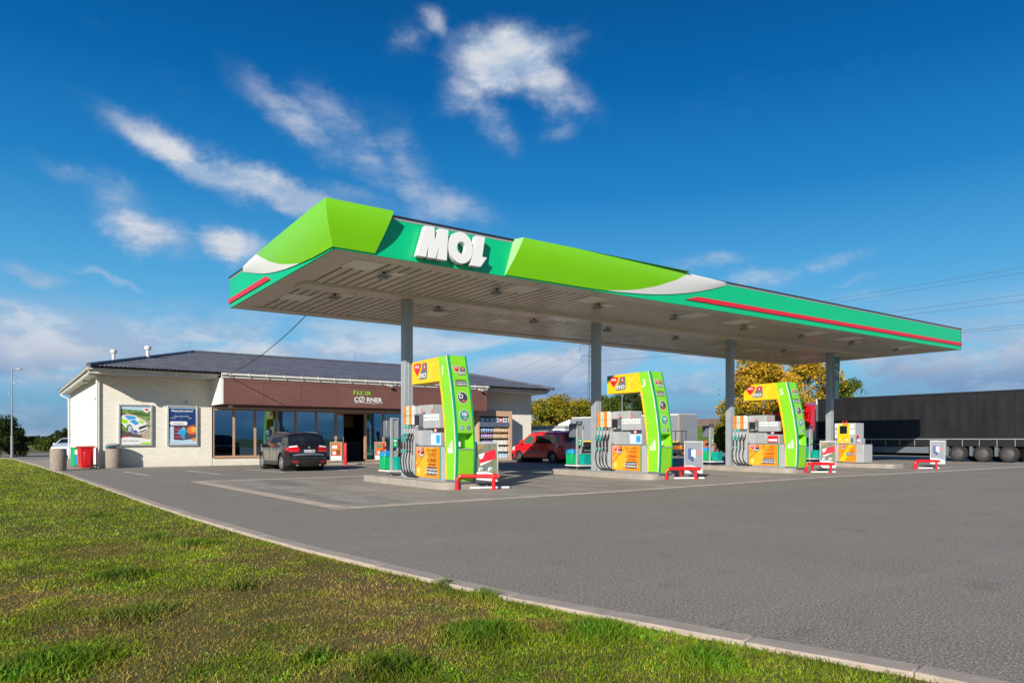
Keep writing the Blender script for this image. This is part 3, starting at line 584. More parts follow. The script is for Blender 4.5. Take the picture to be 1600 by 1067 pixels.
# --- totem arch; local frame: x to +X, y to +Y, z up; origin at the column's Y on the island top, x=0 is the outward side face
IZ = .20
FRONT = [(0.0, -3.52), (.25, -3.55), (.95, -3.58), (1.45, -3.54), (2.0, -3.46), (2.6, -3.34), (3.1, -3.21), (3.53, -3.09)]
INNER = [(0.0, -2.99), (.8, -2.96), (1.5, -2.89), (2.01, -2.80), (2.5, -2.70), (2.84, -2.62)]
def fy(z): return interp(FRONT, z)
def iy(z): return interp(INNER, z)
TW = .60
SIDE = FX(0, 0)
def totem(num, label):
    t = thing('price_totem_arch', label, 'totem', (0, 0, 0), 0, 'arched lime totems over the pumps')
    zs = [0, .25, .6, .95, 1.45, 1.75, 2.01, 2.3, 2.6, 2.84, 3.1, 3.3, 3.53]
    mb = MB()
    # green leg: side walls, back, between inner-yellow line and the front edge
    gy = lambda z: interp([(0, -3.05), (1.5, -2.97), (2.6, -2.79), (2.84, -2.72), (3.53, -2.53)], z)
    for side in (0, TW):
        vs = [(side, gy(z), z) for z in zs] + [(side, fy(z) + .10, z) for z in zs]; n = len(zs)
        mb.add(vs, [(i, i + n, i + n + 1, i + 1) for i in range(n - 1)], 'lime2')
    mb.add([(x_, yy, 3.53) for x_, yy in ((0, gy(3.53)), (TW, gy(3.53)), (TW, fy(3.53)), (0, fy(3.53)))], [(0, 1, 2, 3)], 'lime2'); mb.build('leg', t, ang=20)
    mb = MB()                                           # white and dark green edge bands on both sides
    for side, sg_ in ((0, -1), (TW, 1)):
        for o0, o1, m in ((.10, .06, 'white'), (.06, 0, 'greend')):
            n = len(zs); vs = [(side + sg_ * .002, fy(z) + o0, z) for z in zs] + [(side + sg_ * .002, fy(z) + o1, z) for z in zs]
            mb.add(vs, [(i, i + n, i + n + 1, i + 1) for i in range(n - 1)], m)
    mb.build('edge_band', t, ang=20)
    mb = MB(); n = len(zs)                              # front face with the bin recess
    for x0, x1, m in ((0, .055, 'greend'), (TW - .055, TW, 'greend')):
        vs = [(x0, fy(z), z) for z in zs] + [(x1, fy(z), z) for z in zs]; mb.add(vs, [(i, i + n, i + n + 1, i + 1) for i in range(n - 1)], m)
    for zz in ([0, .25, .6, .92], [1.36, 1.45, 1.75, 2.01, 2.3, 2.6, 2.84, 3.1, 3.3, 3.53]):
        n = len(zz); vs = [(.055, fy(z), z) for z in zz] + [(TW - .055, fy(z), z) for z in zz]; mb.add(vs, [(i, i + n, i + n + 1, i + 1) for i in range(n - 1)], 'lime2')
    fp = mb.build('front_face', t, ang=20)
    mb = MB(); a, b = fy(.92), fy(1.36); x0, x1 = .055, TW - .055
    mb.add([(x0, a, .92), (x1, a, .92), (x1, b, 1.36), (x0, b, 1.36), (x0, a + .28, .98), (x1, a + .28, .98), (x1, b + .28, 1.30), (x0, b + .28, 1.30)], [(0, 1, 5, 4), (1, 2, 6, 5), (2, 3, 7, 6), (3, 0, 4, 7), (4, 5, 6, 7)], 'lime2')
    mb.box(.055, TW - .055, a - .012, a + .01, .895, .925, 'grey'); mb.box(.07, .12, a - .005, a + .02, .98, 1.12, 'white'); mb.build('bin_opening', fp, smooth=False)
    mb = MB()                                           # yellow arm with its return down the inner edge
    arm = [(.96, 3.51), (.99, 3.51)] 
    top = [(.96, 3.50), (2.53, 3.53)]
    out = [(.96, 2.84), (.96, 3.50), (2.53, 3.53), (2.72, 2.84)] + [(-gy(z), z) for z in (2.6, 2.3, 2.0, 1.5, .8, 0)] + [(-iy(z), z) for z in (0, .8, 1.5, 2.01, 2.5, 2.84)]
    mb.poly(SIDE, [(.96, 2.84), (2.60, 2.84), (2.72, 2.84), (2.53, 3.53), (.96, 3.50)], -TW, 0, 'yellow')
    zz = [0, .8, 1.5, 2.01, 2.5, 2.84]
    vs = [(xx, iy(z), z) for z in zz for xx in (0, TW)] + [(xx, gy(z), z) for z in zz for xx in (0, TW)]; n = 2 * len(zz)
    for i in range(len(zz) - 1):
        k = 2 * i; mb.add([vs[k], vs[k + 1], vs[k + 3], vs[k + 2], vs[n + k], vs[n + k + 1], vs[n + k + 3], vs[n + k + 2]], [(0, 1, 2, 3), (0, 3, 7, 4), (1, 5, 6, 2)], 'yellow')
    r2 = random.Random(3)
    for k in range(9): mb.disc(SIDE, 1.95 + r2.random() * .5, 2.95 + r2.random() * .45, .02 + .02 * r2.random(), .02 + .02 * r2.random(), .003, mat('arm_pale', (.9, .66, .10), .4))
    mb.tube([SIDE @ Vector(p) for p in ((1.95, 2.93, .0), (2.1, 3.1, 0), (2.15, 3.2, 0), (2.35, 3.38, 0))], .012, MATS['arm_pale'], 6)
    if num == '3': mb.poly(SIDE, [(.955, 3.30), (.955, 3.505), (1.22, 3.507)], -.002, .004, 'cabd')
    am = mb.build('arm', t, smooth=False)
    mb = MB(); logo(mb, SIDE, 1.60, 3.19, .48, sx=1.22); mb.build('fuel_logo', am, smooth=False)
    mb = MB(); mb.text(SIDE, num, 2.80, 3.14, .26, mat('pale_digit', (.66, .80, .50), .4), w=.005, sx=1.25, bold=.02); mb.build('pump_number', t, smooth=False)
    mb = MB(); u0, v0 = 3.22, .80                       # litter pictogram
    mb.poly(SIDE, [(u0 - .12, v0), (u0 - .04, v0), (u0 - .02, v0 + .16), (u0 - .14, v0 + .16)], 0, .004, 'white'); mb.disc(SIDE, u0 + .08, v0 + .34, .026, .03, .004, 'white'); mb.poly(SIDE, [(u0 + .0, v0), (u0 + .05, v0), (u0 + .07, v0 + .12), (u0 + .09, v0), (u0 + .14, v0), (u0 + .12, v0 + .30), (u0 + .05, v0 + .30), (u0 - .06, v0 + .20), (u0 - .05, v0 + .18), (u0 + .03, v0 + .22)], 0, .004, 'white'); mb.build('litter_symbol', t, smooth=False)
    mb = MB()
    def ff(z): s = (fy(z + .05) - fy(z - .05)) / .1; return FR((TW / 2, fy(z) - .001, z), (1, 0, 0), (0, s, 1))
    logo(mb, ff(3.1), .05, 0, .25, sx=1.12)
    mb.text(ff(2.84), 'VÝKONNÁ PALIVA', 0, 0, .035, 'txt', sx=.8); formula(mb, ff(2.74), 0, 0, .40, .16)
    T = ff(2.34); mb.disc(T, 0, 0, .17, .17, .003, 'white'); mb.disc(T, 0, 0, .155, .155, .006, 'dark'); mb.text(T, 'D', -.05, .04, .13, 'white', w=.01, bold=.03); mb.text(T, 'plus', .03, -.08, .07, 'orange2', w=.01, bold=.01)
    T = ff(1.84); c_ = mat('disc_teal', (.02, .25, .20), .4); mb.disc(T, 0, 0, .17, .17, .003, 'white'); mb.disc(T, 0, 0, .155, .155, .006, c_); mb.text(T, '100', -.01, .04, .11, 'white', w=.01, bold=.03, sx=.8); mb.text(T, 'plus', .04, -.07, .07, mat('pale_orange', (.75, .5, .2), .4), w=.01)
    T = ff(1.5)
    for dx, tx, m in ((-.11, '95', c_), (.11, 'D', 'dark')): mb.disc(T, dx, 0, .072, .072, .003, 'white'); mb.disc(T, dx, 0, .064, .064, .006, m); mb.text(T, tx, dx, 0, .06, 'white', w=.01, bold=.02)
    mb.build('fuel_badge', fp, smooth=False)
    mb = MB(); mb.box(.005, TW - .005, fy(0) + .0, iy(0) - .0, -.02, .03, 'cabd'); mb.box(-.004, TW + .004, fy(0) - .004, iy(0) + .004, -.01, .07, 'cabd'); mb.build('plinth', t, smooth=False)
    return t

def hose(pts, n=14):
    P_ = [Vector(p) for p in pts]; out = []
    for i in range(len(P_) - 1):
        a, b, c, d = P_[max(i - 1, 0)], P_[i], P_[i + 1], P_[min(i + 2, len(P_) - 1)]
        for k in range(n // (len(P_) - 1) + 1):
            t = k / (n // (len(P_) - 1) + 1); out.append(.5 * ((2 * b) + (c - a) * t + (2 * a - 5 * b + 4 * c - d) * t * t + (3 * b - a - 3 * c + d) * t ** 3))
    return out + [P_[-1]]
def nozzle(parent, u, z, col, far=False):
    mb = MB(); x = -.05
    T = lambda uu, zz, xx=x: (xx, -uu, zz)
    mb.tube([T(u + .02, z + .16), T(u + .02, z + .05, x - .02), T(u - .02, z - .04, x - .05), T(u - .02, z - .10, x - .06)], [.02, .028, .032, .028], col, 8); mb.tube([T(u - .02, z - .10, x - .06), T(u - .02, z - .24, x - .06)], [.026, .022], 'blackp', 8)   # grip and guard
    mb.tube([T(u + .02, z + .20), T(u + .06, z + .34, x + .02)], [.014, .012], 'alu', 6)
    nz = mb.build('nozzle', parent)
    mb = MB(); mb.tube([T(u - .06, z + .12, x - .02), T(u - .09, z + .0, x - .06), T(u - .05, z - .12, x - .06)], .010, 'blackp', 6); mb.cyl(T(u - .02, z - .18, x - .06), T(u - .02, z - .34, x - .06), .03, .03, 'black'); mb.cyl(T(u - .02, z - .36, x - .06), T(u - .02, z - .44, x - .06), .034, .034, col); mb.build('trigger_guard', nz)
def pump(num, label, leaflet):
    t = thing('fuel_pump', label, 'fuel pump', (0, 0, 0), 0, 'four-nozzle fuel pumps under the canopy')
    mb = MB(); mb.box(.02, .78, -1.14, -.42, 0, 2.18, 'cab'); mb.box(.10, .70, -2.02, -1.15, .98, 2.20, 'cab'); mb.box(.0, .8, -1.20, -1.15, 0, 1.05, 'cabd')
    for k in range(5): mb.box(.0, .02, -(.42 + k * .18) - .012, -(.42 + k * .18) + .012, .10, 1.62, 'alu')
    mb.box(.085, .1, -2.0, -1.5, 1.0, 1.5, 'alu'); bd = mb.build('cabinet', t, bevel=.012)
    mb = MB(); mb.box(.0, .8, -2.98, -1.21, .04, .97, 'cab'); mb.box(-.015, .81, -2.69, -1.2, .972, 1.0, 'cabd'); mb.box(-.01, .81, -3.0, -2.72, .972, .99, 'grey'); mb.build('base_cabinet', t, bevel=.01)
    mb = MB(); F = FX(-.001, 0); mb.rect(F, 1.24, 2.64, .07, .955, .012, 'orange'); mb.rect(F, 2.645, 2.70, .05, .96, .012, 'greend')
    r2 = random.Random(5); pl = mat('panel_glow', (.84, .40, .02), .4)
    mb.poly(F, [(1.25, .30), (1.25, .10), (1.75, .08), (2.3, .94), (2.05, .94)], .009, .0135, pl); mb.poly(F, [(1.25, .5), (1.25, .42), (1.62, .7), (1.9, .94), (1.8, .94)], .01, .014, pl); mb.disc(F, 1.42, .24, .085, .12, .016, mat('drop_yellow', (.9, .55, .06), .4)); mb.disc(F, 1.40, .27, .05, .07, .018, mat('drop_light', (.92, .68, .2), .4))
    for k in range(14): mb.disc(F, 1.3 + r2.random() * .6, .1 + r2.random() * .8, .014, .014, .0155, MATS['drop_yellow'], n=8)
    ad = mb.build('advert_panel', t, smooth=False)
    mb = MB(); logo(mb, F, 1.58, .79, .27, .014, sx=1.15)
    for k, (tx, zz, hh, s_) in enumerate((('EXCELENTNÍ', .87, .065, .95), ('ČISTICÍ', .745, .105, 1.12), ('ÚČINEK', .58, .105, 1.08), ('S PROGRAMEM', .46, .05, .98))): mb.text(F, tx, 2.20, zz, hh, 'txt', w=.02, bold=.012, sx=s_)
    formula(mb, F, 2.20, .27, .60, .24, .016); mb.build('advert_print', ad, smooth=False)
    mb = MB()
    for k, (m, tx) in enumerate((('orange2', '95'), ('mint', '95'), ('orange2', 'D'), ('wht2', 'D'))):
        u0 = .43 + k * .18; mb.rect(F, u0, u0 + .165, 1.63, 2.20, .012, m, t=.012); mb.text(F, 'MOL EVO', u0 + .085, 1.9, .03, 'txt', w=.014, sx=1)
        for q in range(4): mb.rect(F, u0 + .055, u0 + .11, 1.72 + q * .1, 1.76 + q * .1, .016, mat('print_mid', (.45, .22, .08), .5))
        mb.rect(F, u0, u0 + .165, 1.52, 1.625, .014, 'teal' if k < 2 else 'dark', t=.012); mb.text(F, tx, u0 + .082, 1.572, .06, 'white', w=.017)
    mb.build('price_board', bd, smooth=False)
    for k in range(4): nozzle(t, .52 + k * .18, 1.22, 'teal' if k < 2 else 'blackp')
    for k in range(4):
        u = .50 + k * .18; mb = MB(); s_ = (.0, .02, -.01, .015)[k]
        mb.tube(hose([(-.11, -u, .80), (-.13, -(u - .05 + s_), .55), (-.12, -(u + .0), .28), (-.10, -(u + .16), .12), (-.05, -(u + .32), .07), (.02, -(u + .34), .10)]), .019, 'black', 8); mb.build('hose', t)
    mb = MB(); mb.box(-.10, .10, -1.72, -1.29, 1.55, 1.93, 'cabd'); F2 = FX(-.101, 0); mb.rect(F2, 1.33, 1.60, 1.60, 1.89, .004, 'scr'); mb.rect(F2, 1.42, 1.52, 1.56, 1.59, .005, 'wht2')
    for k in range(3): mb.rect(F2, 1.37, 1.56, 1.64 + k * .08, 1.675 + k * .08, .006, mat('lcd', (.03, .06, .02) if k else (.08, .02, .01), .3))
    if num: mb.text(F2, num, 1.67, 1.63, .09, 'white', w=.004)
    mb.build('display', t, bevel=.01)
    mb = MB(); mb.box(-.04, .12, -2.72, -1.73, 1.51, 1.92, 'cab'); F3 = FX(-.041, 0); mb.rect(F3, 1.78, 2.2, 1.73, 1.9, .004, 'wht2'); mb.rect(F3, 2.24, 2.66, 1.73, 1.9, .004, 'wht2')
    for a in (1.84, 1.97, 2.1, 2.32, 2.45, 2.58): mb.disc(F3, a, 1.81, .035, .035, .007, 'grey', n=10)
    mb.build('info_box', t, bevel=.01)
    mb = MB()
    for a in (1.62, 2.22): mb.disc(FX(-.02, 0), a, 2.0, .06, .06, .004, 'red'); mb.disc(FX(-.02, 0), a, 2.0, .025, .025, .007, 'white', n=8)
    mb.build('warning_sign', t, smooth=False)
    mb = MB(); mb.box(.02, .5, -2.70, -2.08, 1.0, 1.38, 'alu'); F4 = FX(.019, 0)
    if leaflet == 'a': mb.rect(F4, 2.10, 2.68, 1.02, 1.36, .004, 'skyb'); mb.rect(F4, 2.14, 2.36, 1.05, 1.32, .007, 'wht2'); mb.rect(F4, 2.42, 2.62, 1.08, 1.3, .007, 'cyan')
    else: mb.rect(F4, 2.14, 2.64, 1.06, 1.32, .004, 'red'); mb.rect(F4, 2.18, 2.60, 1.10, 1.19, .007, 'wht2'); mb.rect(F4, 2.14, 2.64, 1.02, 1.05, .005, 'dark')
    mb.rect(F4, 2.30, 2.44, 1.39, 1.56, .004, 'red'); mb.rect(F4, 2.32, 2.42, 1.41, 1.47, .007, 'wht2'); mb.build('towel_box', t, bevel=.008)
    mb = MB(); mb.box(.0, .8, -2.98, -.40, -.02, .035, 'grey'); mb.build('plinth', t, smooth=False)
    return t
def truck_pump():
    t = thing('truck_fuel_pump', 'yellow-faced single-hose pump in front of the black lorry, no arch above it', 'fuel pump', (COLX[3] - .32, CYC, IZ))
    mb = MB(); mb.box(0, .8, -1.52, -.45, .93, 1.98, 'cab'); mb.box(0, .8, -.62, -.45, 0, .93, 'cab'); mb.build('cabinet', t, bevel=.012)
    mb = MB(); F = FX(-.001, 0); mb.rect(F, .64, 1.22, .98, 1.96, .03, 'yellow', t=.03); mb.rect(F, .74, 1.12, 1.45, 1.84, .036, 'scr'); mb.rect(F, .68, .84, 1.87, 1.94, .036, 'wht2'); mb.rect(F, .9, 1.16, 1.87, 1.94, .036, 'orange2')
    for a, b in ((.70, 1.36), (1.14, 1.36), (1.0, 1.2)): mb.disc(F, a, b, .02, .02, .036, 'dark', n=8)
    mb.rect(F, .72, .8, 1.14, 1.19, .036, 'wht2'); mb.rect(F, 1.04, 1.16, 1.10, 1.18, .036, 'wht2'); mb.rect(F, .86, .9, .99, 1.08, .036, 'wht2'); mb.build('display', t, smooth=False)
    mb = MB(); mb.rect(F, .47, .61, 1.25, 1.95, .012, 'wht2'); mb.rect(F, .51, .57, 1.6, 1.75, .015, 'dark'); mb.rect(F, .51, .57, 1.34, 1.55, .015, 'grey'); mb.rect(F, .48, .60, 1.08, 1.2, .014, 'dark'); mb.text(F, 'D', .54, 1.14, .07, 'white', w=.018); mb.build('price_board', t, smooth=False)
    mb = MB(); mb.rect(F, 1.28, 1.46, 1.72, 1.93, .006, 'wht2'); mb.rect(F, 1.25, 1.49, 1.42, 1.66, .006, 'wht2'); mb.disc(F, 1.36, 1.12, .08, .14, .006, 'cabd'); mb.build('info_box', t, smooth=False)
    mb = MB(); mb.box(0, .8, -1.95, -.63, .03, .92, 'cab'); mb.box(-.01, .81, -1.2, -.62, .925, .955, 'cabd'); mb.build('base_cabinet', t, bevel=.01)
    mb = MB(); mb.rect(F, .67, 1.58, .06, .90, .012, 'orange'); mb.poly(F, [(.7, .1), (1.0, .1), (1.4, .88), (1.2, .88)], .009, .0135, 'yellow'); logo(mb, F, .90, .78, .17, .014, sx=1.1); mb.text(F, 'ČISTICÍ', 1.3, .72, .07, 'txt', w=.016, bold=.01); mb.text(F, 'ÚČINEK', 1.3, .61, .07, 'txt', w=.016, bold=.01); formula(mb, F, 1.27, .45, .44, .16, .016); mb.text(F, 'MOL', 1.77, .6, .05, 'cyan', w=.004); mb.build('advert_panel', t, smooth=False)
    nozzle(t, .55, .78, 'blackp'); mb = MB(); mb.tube(hose([(-.11, -.53, .36), (-.14, -.50, .2), (-.12, -.58, .06), (-.05, -.75, .02), (.02, -.8, .06)]), .022, 'black', 8); mb.build('hose', t)
    mb = MB(); mb.box(.02, .4, -1.80, -1.58, .93, 1.22, 'alu'); mb.rect(FX(.019, 0), 1.60, 1.78, .98, 1.18, .004, 'skyb'); mb.rect(FX(.019, 0), 1.62, 1.76, 1.0, 1.06, .007, 'redm'); mb.build('towel_box', t, smooth=False)
    mb = MB()
    for a in (.9, 1.08): mb.disc(FX(-.02, 0), a, 2.03, .045, .055, .004, 'red')
    mb.disc(FX(-.02, 0), 1.66, 1.3, .06, .1, .004, 'red'); mb.build('warning_sign', t, smooth=False)
    return t
def stand(label):
    # windscreen washing point: grey two-post frame with bucket, bin and towel box
    t = thing('squeegee_stand', label, 'washing stand', (0, 0, 0), 0, 'windscreen washing stands beside the canopy columns')
    mb = MB(); mb.box(-.03, .03, -.03, .05, 0, 1.85, 'alu'); mb.box(.20, .25, .0, .05, .25, 1.85, 'alu'); mb.box(-.03, .25, -.03, .05, 1.85, 1.89, 'alu'); mb.box(.03, .20, .0, .04, 1.22, 1.80, 'grey'); mb.box(.03, .2, .0, .045, .42, .8, 'cab'); fr = mb.build('frame', t, smooth=False)
    mb = MB(); mb.box(.02, .21, -.035, -.005, .92, 1.22, 'bgreen'); F = FY(0, -.036); mb.disc(F, .115, 1.13, .06, .04, .004, 'white'); mb.disc(F, .115, 1.0, .035, .035, .004, 'white', n=8); mb.poly(F, [(.085, 1.0), (.145, 1.0), (.115, 1.07)], 0, .004, 'white'); mb.build('symbol_panel', fr, smooth=False)
    mb = MB(); mb.box(-.16, .04, .06, .34, 1.25, 1.80, 'cabd'); mb.build('towel_dispenser', t, bevel=.03)
    mb = MB(); mb.box(-.24, -.01, .04, .42, .20, .72, 'bgreen'); bn = mb.build('bin', t, bevel=.02)
    mb = MB(); r3 = random.Random(2); mb.grid(lambda u, v: Vector((-.125 + (.15 + .02 * math.sin(u * 40)) * math.cos(u * 2 * math.pi), .23 + (.22 + .02 * math.sin(u * 31)) * math.sin(u * 2 * math.pi), .62 + .16 * v + .015 * math.sin(u * 22))), 28, 4, 'blue'); mb.build('bin_bag', bn)
    mb = MB(); mb.grid(lambda u, v: Vector((-.05 + .30 * (u - .5) + .12 * v, .22 + .36 * (v - .5), .86 + .07 * math.sin(v * 3.1) + .10 * u)), 4, 8, 'blackp'); mb.build('lid', bn)
    mb = MB(); b0 = [(.0, -.42), (.36, -.42), (.36, -.07), (.0, -.07)]; 
    for k, (z0, z1, s0, s1) in enumerate(((.20, .56, .84, 1.0), (.56, .60, 1.06, 1.06))):
        c_ = (.18, -.245); vs = [(c_[0] + (x_ - c_[0]) * s, c_[1] + (y_ - c_[1]) * s, z) for z, s in ((z0, s0), (z1, s1)) for x_, y_ in b0]
        mb.add(vs, [(0, 1, 5, 4), (1, 2, 6, 5), (2, 3, 7, 6), (3, 0, 4, 7), (3, 2, 1, 0)], 'teal')
    mb.box(.02, .34, -.40, -.09, .50, .51, 'blackp'); bk = mb.build('bucket', t, smooth=False)
    mb = MB(); mb.tube(hose([(.0, -.25, .56), (.02, -.25, .72), (.18, -.25, .84), (.34, -.25, .72), (.36, -.25, .56)]), .008, 'blackp', 6); mb.tube([(.1, -.15, .45), (.22, -.2, .95)], .012, 'blackp', 6); mb.build('handle', bk)
    mb = MB(); mb.box(-.26, .40, -.44, .44, .13, .18, 'gutter'); mb.build('tray', t, smooth=False)
    return t
def barrier(label):
    t = thing('red_barrier', label, 'barrier', (0, 0, 0), 0, 'red crash bars at the ends of the pump islands')
    A, B, C_ = Vector((0, 0, 0)), Vector((.82, -.58, 0)), Vector((1.35, .55, 0)); r = .058; z = .37
    d1 = (B - A).normalized(); d2 = (C_ - B).normalized(); mb = MB()
    pth = [A + Vector((0, 0, .0)), A + Vector((0, 0, .22)), A + d1 * .03 + Vector((0, 0, .31)), A + d1 * .09 + Vector((0, 0, z)), A + d1 * .2 + Vector((0, 0, z + .005))]
    mb.tube(hose(pth + [B - d1 * .1 + Vector((0, 0, z)), B + d1 * .08 + Vector((0, 0, z)), B + d1 * .14 + d2 * .10 + Vector((0, 0, z)), C_ - d2 * .2 + Vector((0, 0, z)), C_ - d2 * .06 + Vector((0, 0, z - .04)), C_ + Vector((0, 0, .24)), C_], 40), r, 'red', 12); mb.build('rail', t)
    for p in (B,): mb = MB(); mb.cyl(p, p + Vector((0, 0, z)), .052, .052, 'red', 12); mb.build('leg', t)
    for p in (A, B, C_): mb = MB(); mb.box(p.x - .1, p.x + .1, p.y - .1, p.y + .1, .0, .014, 'red'); mb.build('base_plate', t, smooth=False)
    return t
def display(kind, label, tilt=.0):
    t = thing('poster_display', label, 'poster stand', (0, 0, 0), 0, 'poster stands behind the red crash bars')
    mb = MB(); W_, z0, z1 = .33, .16, 1.32
    for a, b, c, d in ((-W_, -W_ + .035, z0, z1), (W_ - .035, W_, z0, z1), (-W_ + .035, W_ - .035, z0, z0 + .04), (-W_ + .035, W_ - .035, z1 - .07, z1)): mb.box(a, b, -.03, .03, c, d, 'alu')
    mb.build('frame', t, bevel=.006)
    mb = MB(); F = FY(0, -.012); a, b = -W_ + .036, W_ - .036; c, d = z0 + .041, z1 - .071; H = d - c
    if kind == 'card':
        mb.rect(F, a, b, c, d, .0, mat('print_meadow', (.14, .16, .09), .5, var=.3, vscale=5)); mb.poly(F, [(a, d), (a + .3, d), (a, d - .22)], 0, .003, mat('print_blur', (.3, .2, .08), .5)); mb.poly(F, [(a + .06, c + H * .72), (b - .05, c + H * .86), (b - .02, c + H * .62), (a + .12, c + H * .48)], .002, .006, 'redm'); mb.poly(F, [(a + .06, c + H * .72), (a + .24, c + H * .77), (a + .18, c + H * .62), (a + .10, c + H * .60)], .005, .009, 'wht2'); mb.poly(F, [(a + .1, c + H * .48), (a + .3, c + H * .54), (b - .1, c + H * .58), (a + .12, c + H * .42)], .004, .008, 'wht2')
        mb.rect(F, -.02, .03, c + H * .25, d, .0035, mat('print_pole', (.16, .16, .2), .5))
        for q in (-.14, .13): mb.disc(F, q, c + H * .31, .035, .04, .006, 'grey', n=10); mb.disc(F, q - .07, c + H * .31, .03, .035, .006, 'wht2', n=10); mb.rect(F, q - .09, q + .03, c + H * .34, c + H * .38, .007, 'skyb')
        mb.poly(F, [(a, c), (b, c), (b, c + H * .17), (.0, c + H * .27), (a, c + H * .26)], .0, .004, 'wht2'); mb.text(F, 'POJIŠTĚNÍ', -.07, c + H * .18, .05, 'redm', w=.008); mb.text(F, 'MOL MOVE', -.07, c + H * .10, .03, 'grey', w=.008)
    else:
        mb.rect(F, a, b, c, d, .0, mat('print_pale', (.22, .24, .28), .4)); mb.rect(F, a + .1, a + .26, c + H * .45, c + H * .82, .004, mat('print_blue', (.05, .09, .25), .5)); mb.rect(F, a + .22, a + .36, c + H * .5, c + H * .78, .006, 'wht2'); mb.rect(F, a + .20, a + .3, c + H * .38, c + H * .55, .008, mat('print_blue2', (.04, .07, .2), .5)); mb.rect(F, b - .16, b - .02, c + H * .6, c + H * .74, .004, mat('print_pink', (.5, .15, .16), .5)); mb.poly(F, [(a, c), (b, c), (b, c + H * .14), (-.05, c + H * .24), (a, c + H * .24)], .0, .004, 'wht2'); mb.text(F, 'AKCE', -.1, c + H * .13, .05, 'redm', w=.008)
    mb.build('poster', t, smooth=False)
    mb = MB(); mb.cyl((0, 0, 0), (0, 0, .17), .03, .03, 'cabd'); mb.box(-.2, .2, -.15, .15, 0, .02, 'cabd'); mb.build('foot', t)
    return t
LBT = ['lime and yellow arch nearest the camera, hiding the right part of the brown shop sign', 'middle lime and yellow arch, with a dark grey corner on its arm', 'farthest lime and yellow arch, in front of the golden tree']
LBP = ['nearest four-hose pump, against the brown shop sign and the first column', 'middle four-hose pump, between the red van and the middle lime arch', 'farthest four-hose pump, with a red sticker on its towel box before the golden tree']
LBS = ['washing stand with a blue-bagged green bin left of the nearest canopy column', 'washing stand with teal bucket in front of the red van', 'washing stand with teal bucket beside the grassy slope, left of the third column', 'washing stand in front of the red lorry cab, right of the farthest arch']
LBB = ['red tube crash bar nearest the camera, by the lower end of the nearest arch', 'red tube crash bar at the foot of the middle arch', 'red tube crash bar at the foot of the farthest arch, before the fourth column', 'rightmost red tube crash bar, in front of the wheels of the black trailer']
LBD = ['poster stand with a red card picture before the outdoor bottle rack', 'poster stand with a blue and white picture right of the middle arch', 'poster stand with a red card picture left of the yellow-faced truck pump', 'rightmost poster stand, blue picture, in front of the black trailer']
for k, nm in enumerate('135'):
    o = totem(nm, LBT[k]); o.location = (10.10 + 8.04 * k, CYC, IZ)
    o = pump(nm if k else '', LBP[k], 'b' if k == 2 else 'a'); o.location = (10.10 + 8.04 * k, CYC, IZ)
truck_pump()
s0 = stand(LBS[0]); s0.location = (10.42, 21.42, .2)
for k in (1, 2, 3): dup(s0, (10.42 + 8.04 * k, 21.42, .2), label=LBS[k])
b0_ = barrier(LBB[0]); b0_.location = (10.15, 16.81, 0)
for k, p in ((1, (18.5, 16.81, 0)), (2, (26.6, 16.67, 0)), (3, (34.15, 15.95, 0))): dup(b0_, p, label=LBB[k])
d1_ = display('card', LBD[0]); d2_ = display('blue', LBD[1])
DP = [(11.08, 16.75), (19.90, 16.82), (28.38, 16.78), (37.2, 16.3)]
d1_.location = (*DP[0], 0); d2_.location = (*DP[1], 0); d1_.rotation_euler.z = R(-22); d2_.rotation_euler.z = R(-38); dup(d1_, (*DP[2], 0), R(-46), LBD[2]); dup(d2_, (*DP[3], 0), R(-54), LBD[3])
for k in range(4):
    x0, x1, y0, y1 = 9.72 + 8.04 * k, 11.15 + 8.04 * k, 16.85, 22.35
    mb = MB(); r_ = .35; pts = []
    for cx_, cy_, a0 in ((x1 - r_, y0 + r_, -90), (x1 - r_, y1 - r_, 0), (x0 + r_, y1 - r_, 90), (x0 + r_, y0 + r_, 180)): pts += [(cx_ + r_ * math.cos(R(a0 + a)), cy_ + r_ * math.sin(R(a0 + a))) for a in range(0, 91, 15)]
    mb.poly(Matrix.Identity(4), pts, -.02, IZ, mat('island_concrete', (.33, .295, .25), .85, var=.12, vscale=2, bump=.3, bscale=50, dirt=.4)); struct(mb.build('pump_island', bevel=.025))
WB = ['white bar on the ground by the crash bar nearest the camera', 'white bar on the ground by the crash bar of the middle arch', 'white bar on the ground by the crash bar before the fourth column', 'white bar on the ground by the rightmost crash bar']
for k, (bx, by) in enumerate(((10.15, 16.81), (18.5, 16.81), (26.6, 16.67), (34.15, 15.95))):
    o = thing('ground_bar', WB[k], 'bar', (bx, by, 0), 0, 'white bars on the ground by the crash bars'); mb = MB(); mb.cyl((.45, .05, .035), (1.45, -.42, .035), .032, .032, 'wht2', 10); mb.build('bar', o)
    mb = MB(); mb.cyl((1.44, -.415, .035), (1.48, -.434, .035), .03, .03, 'cabd', 10); mb.build('end_cap', o)

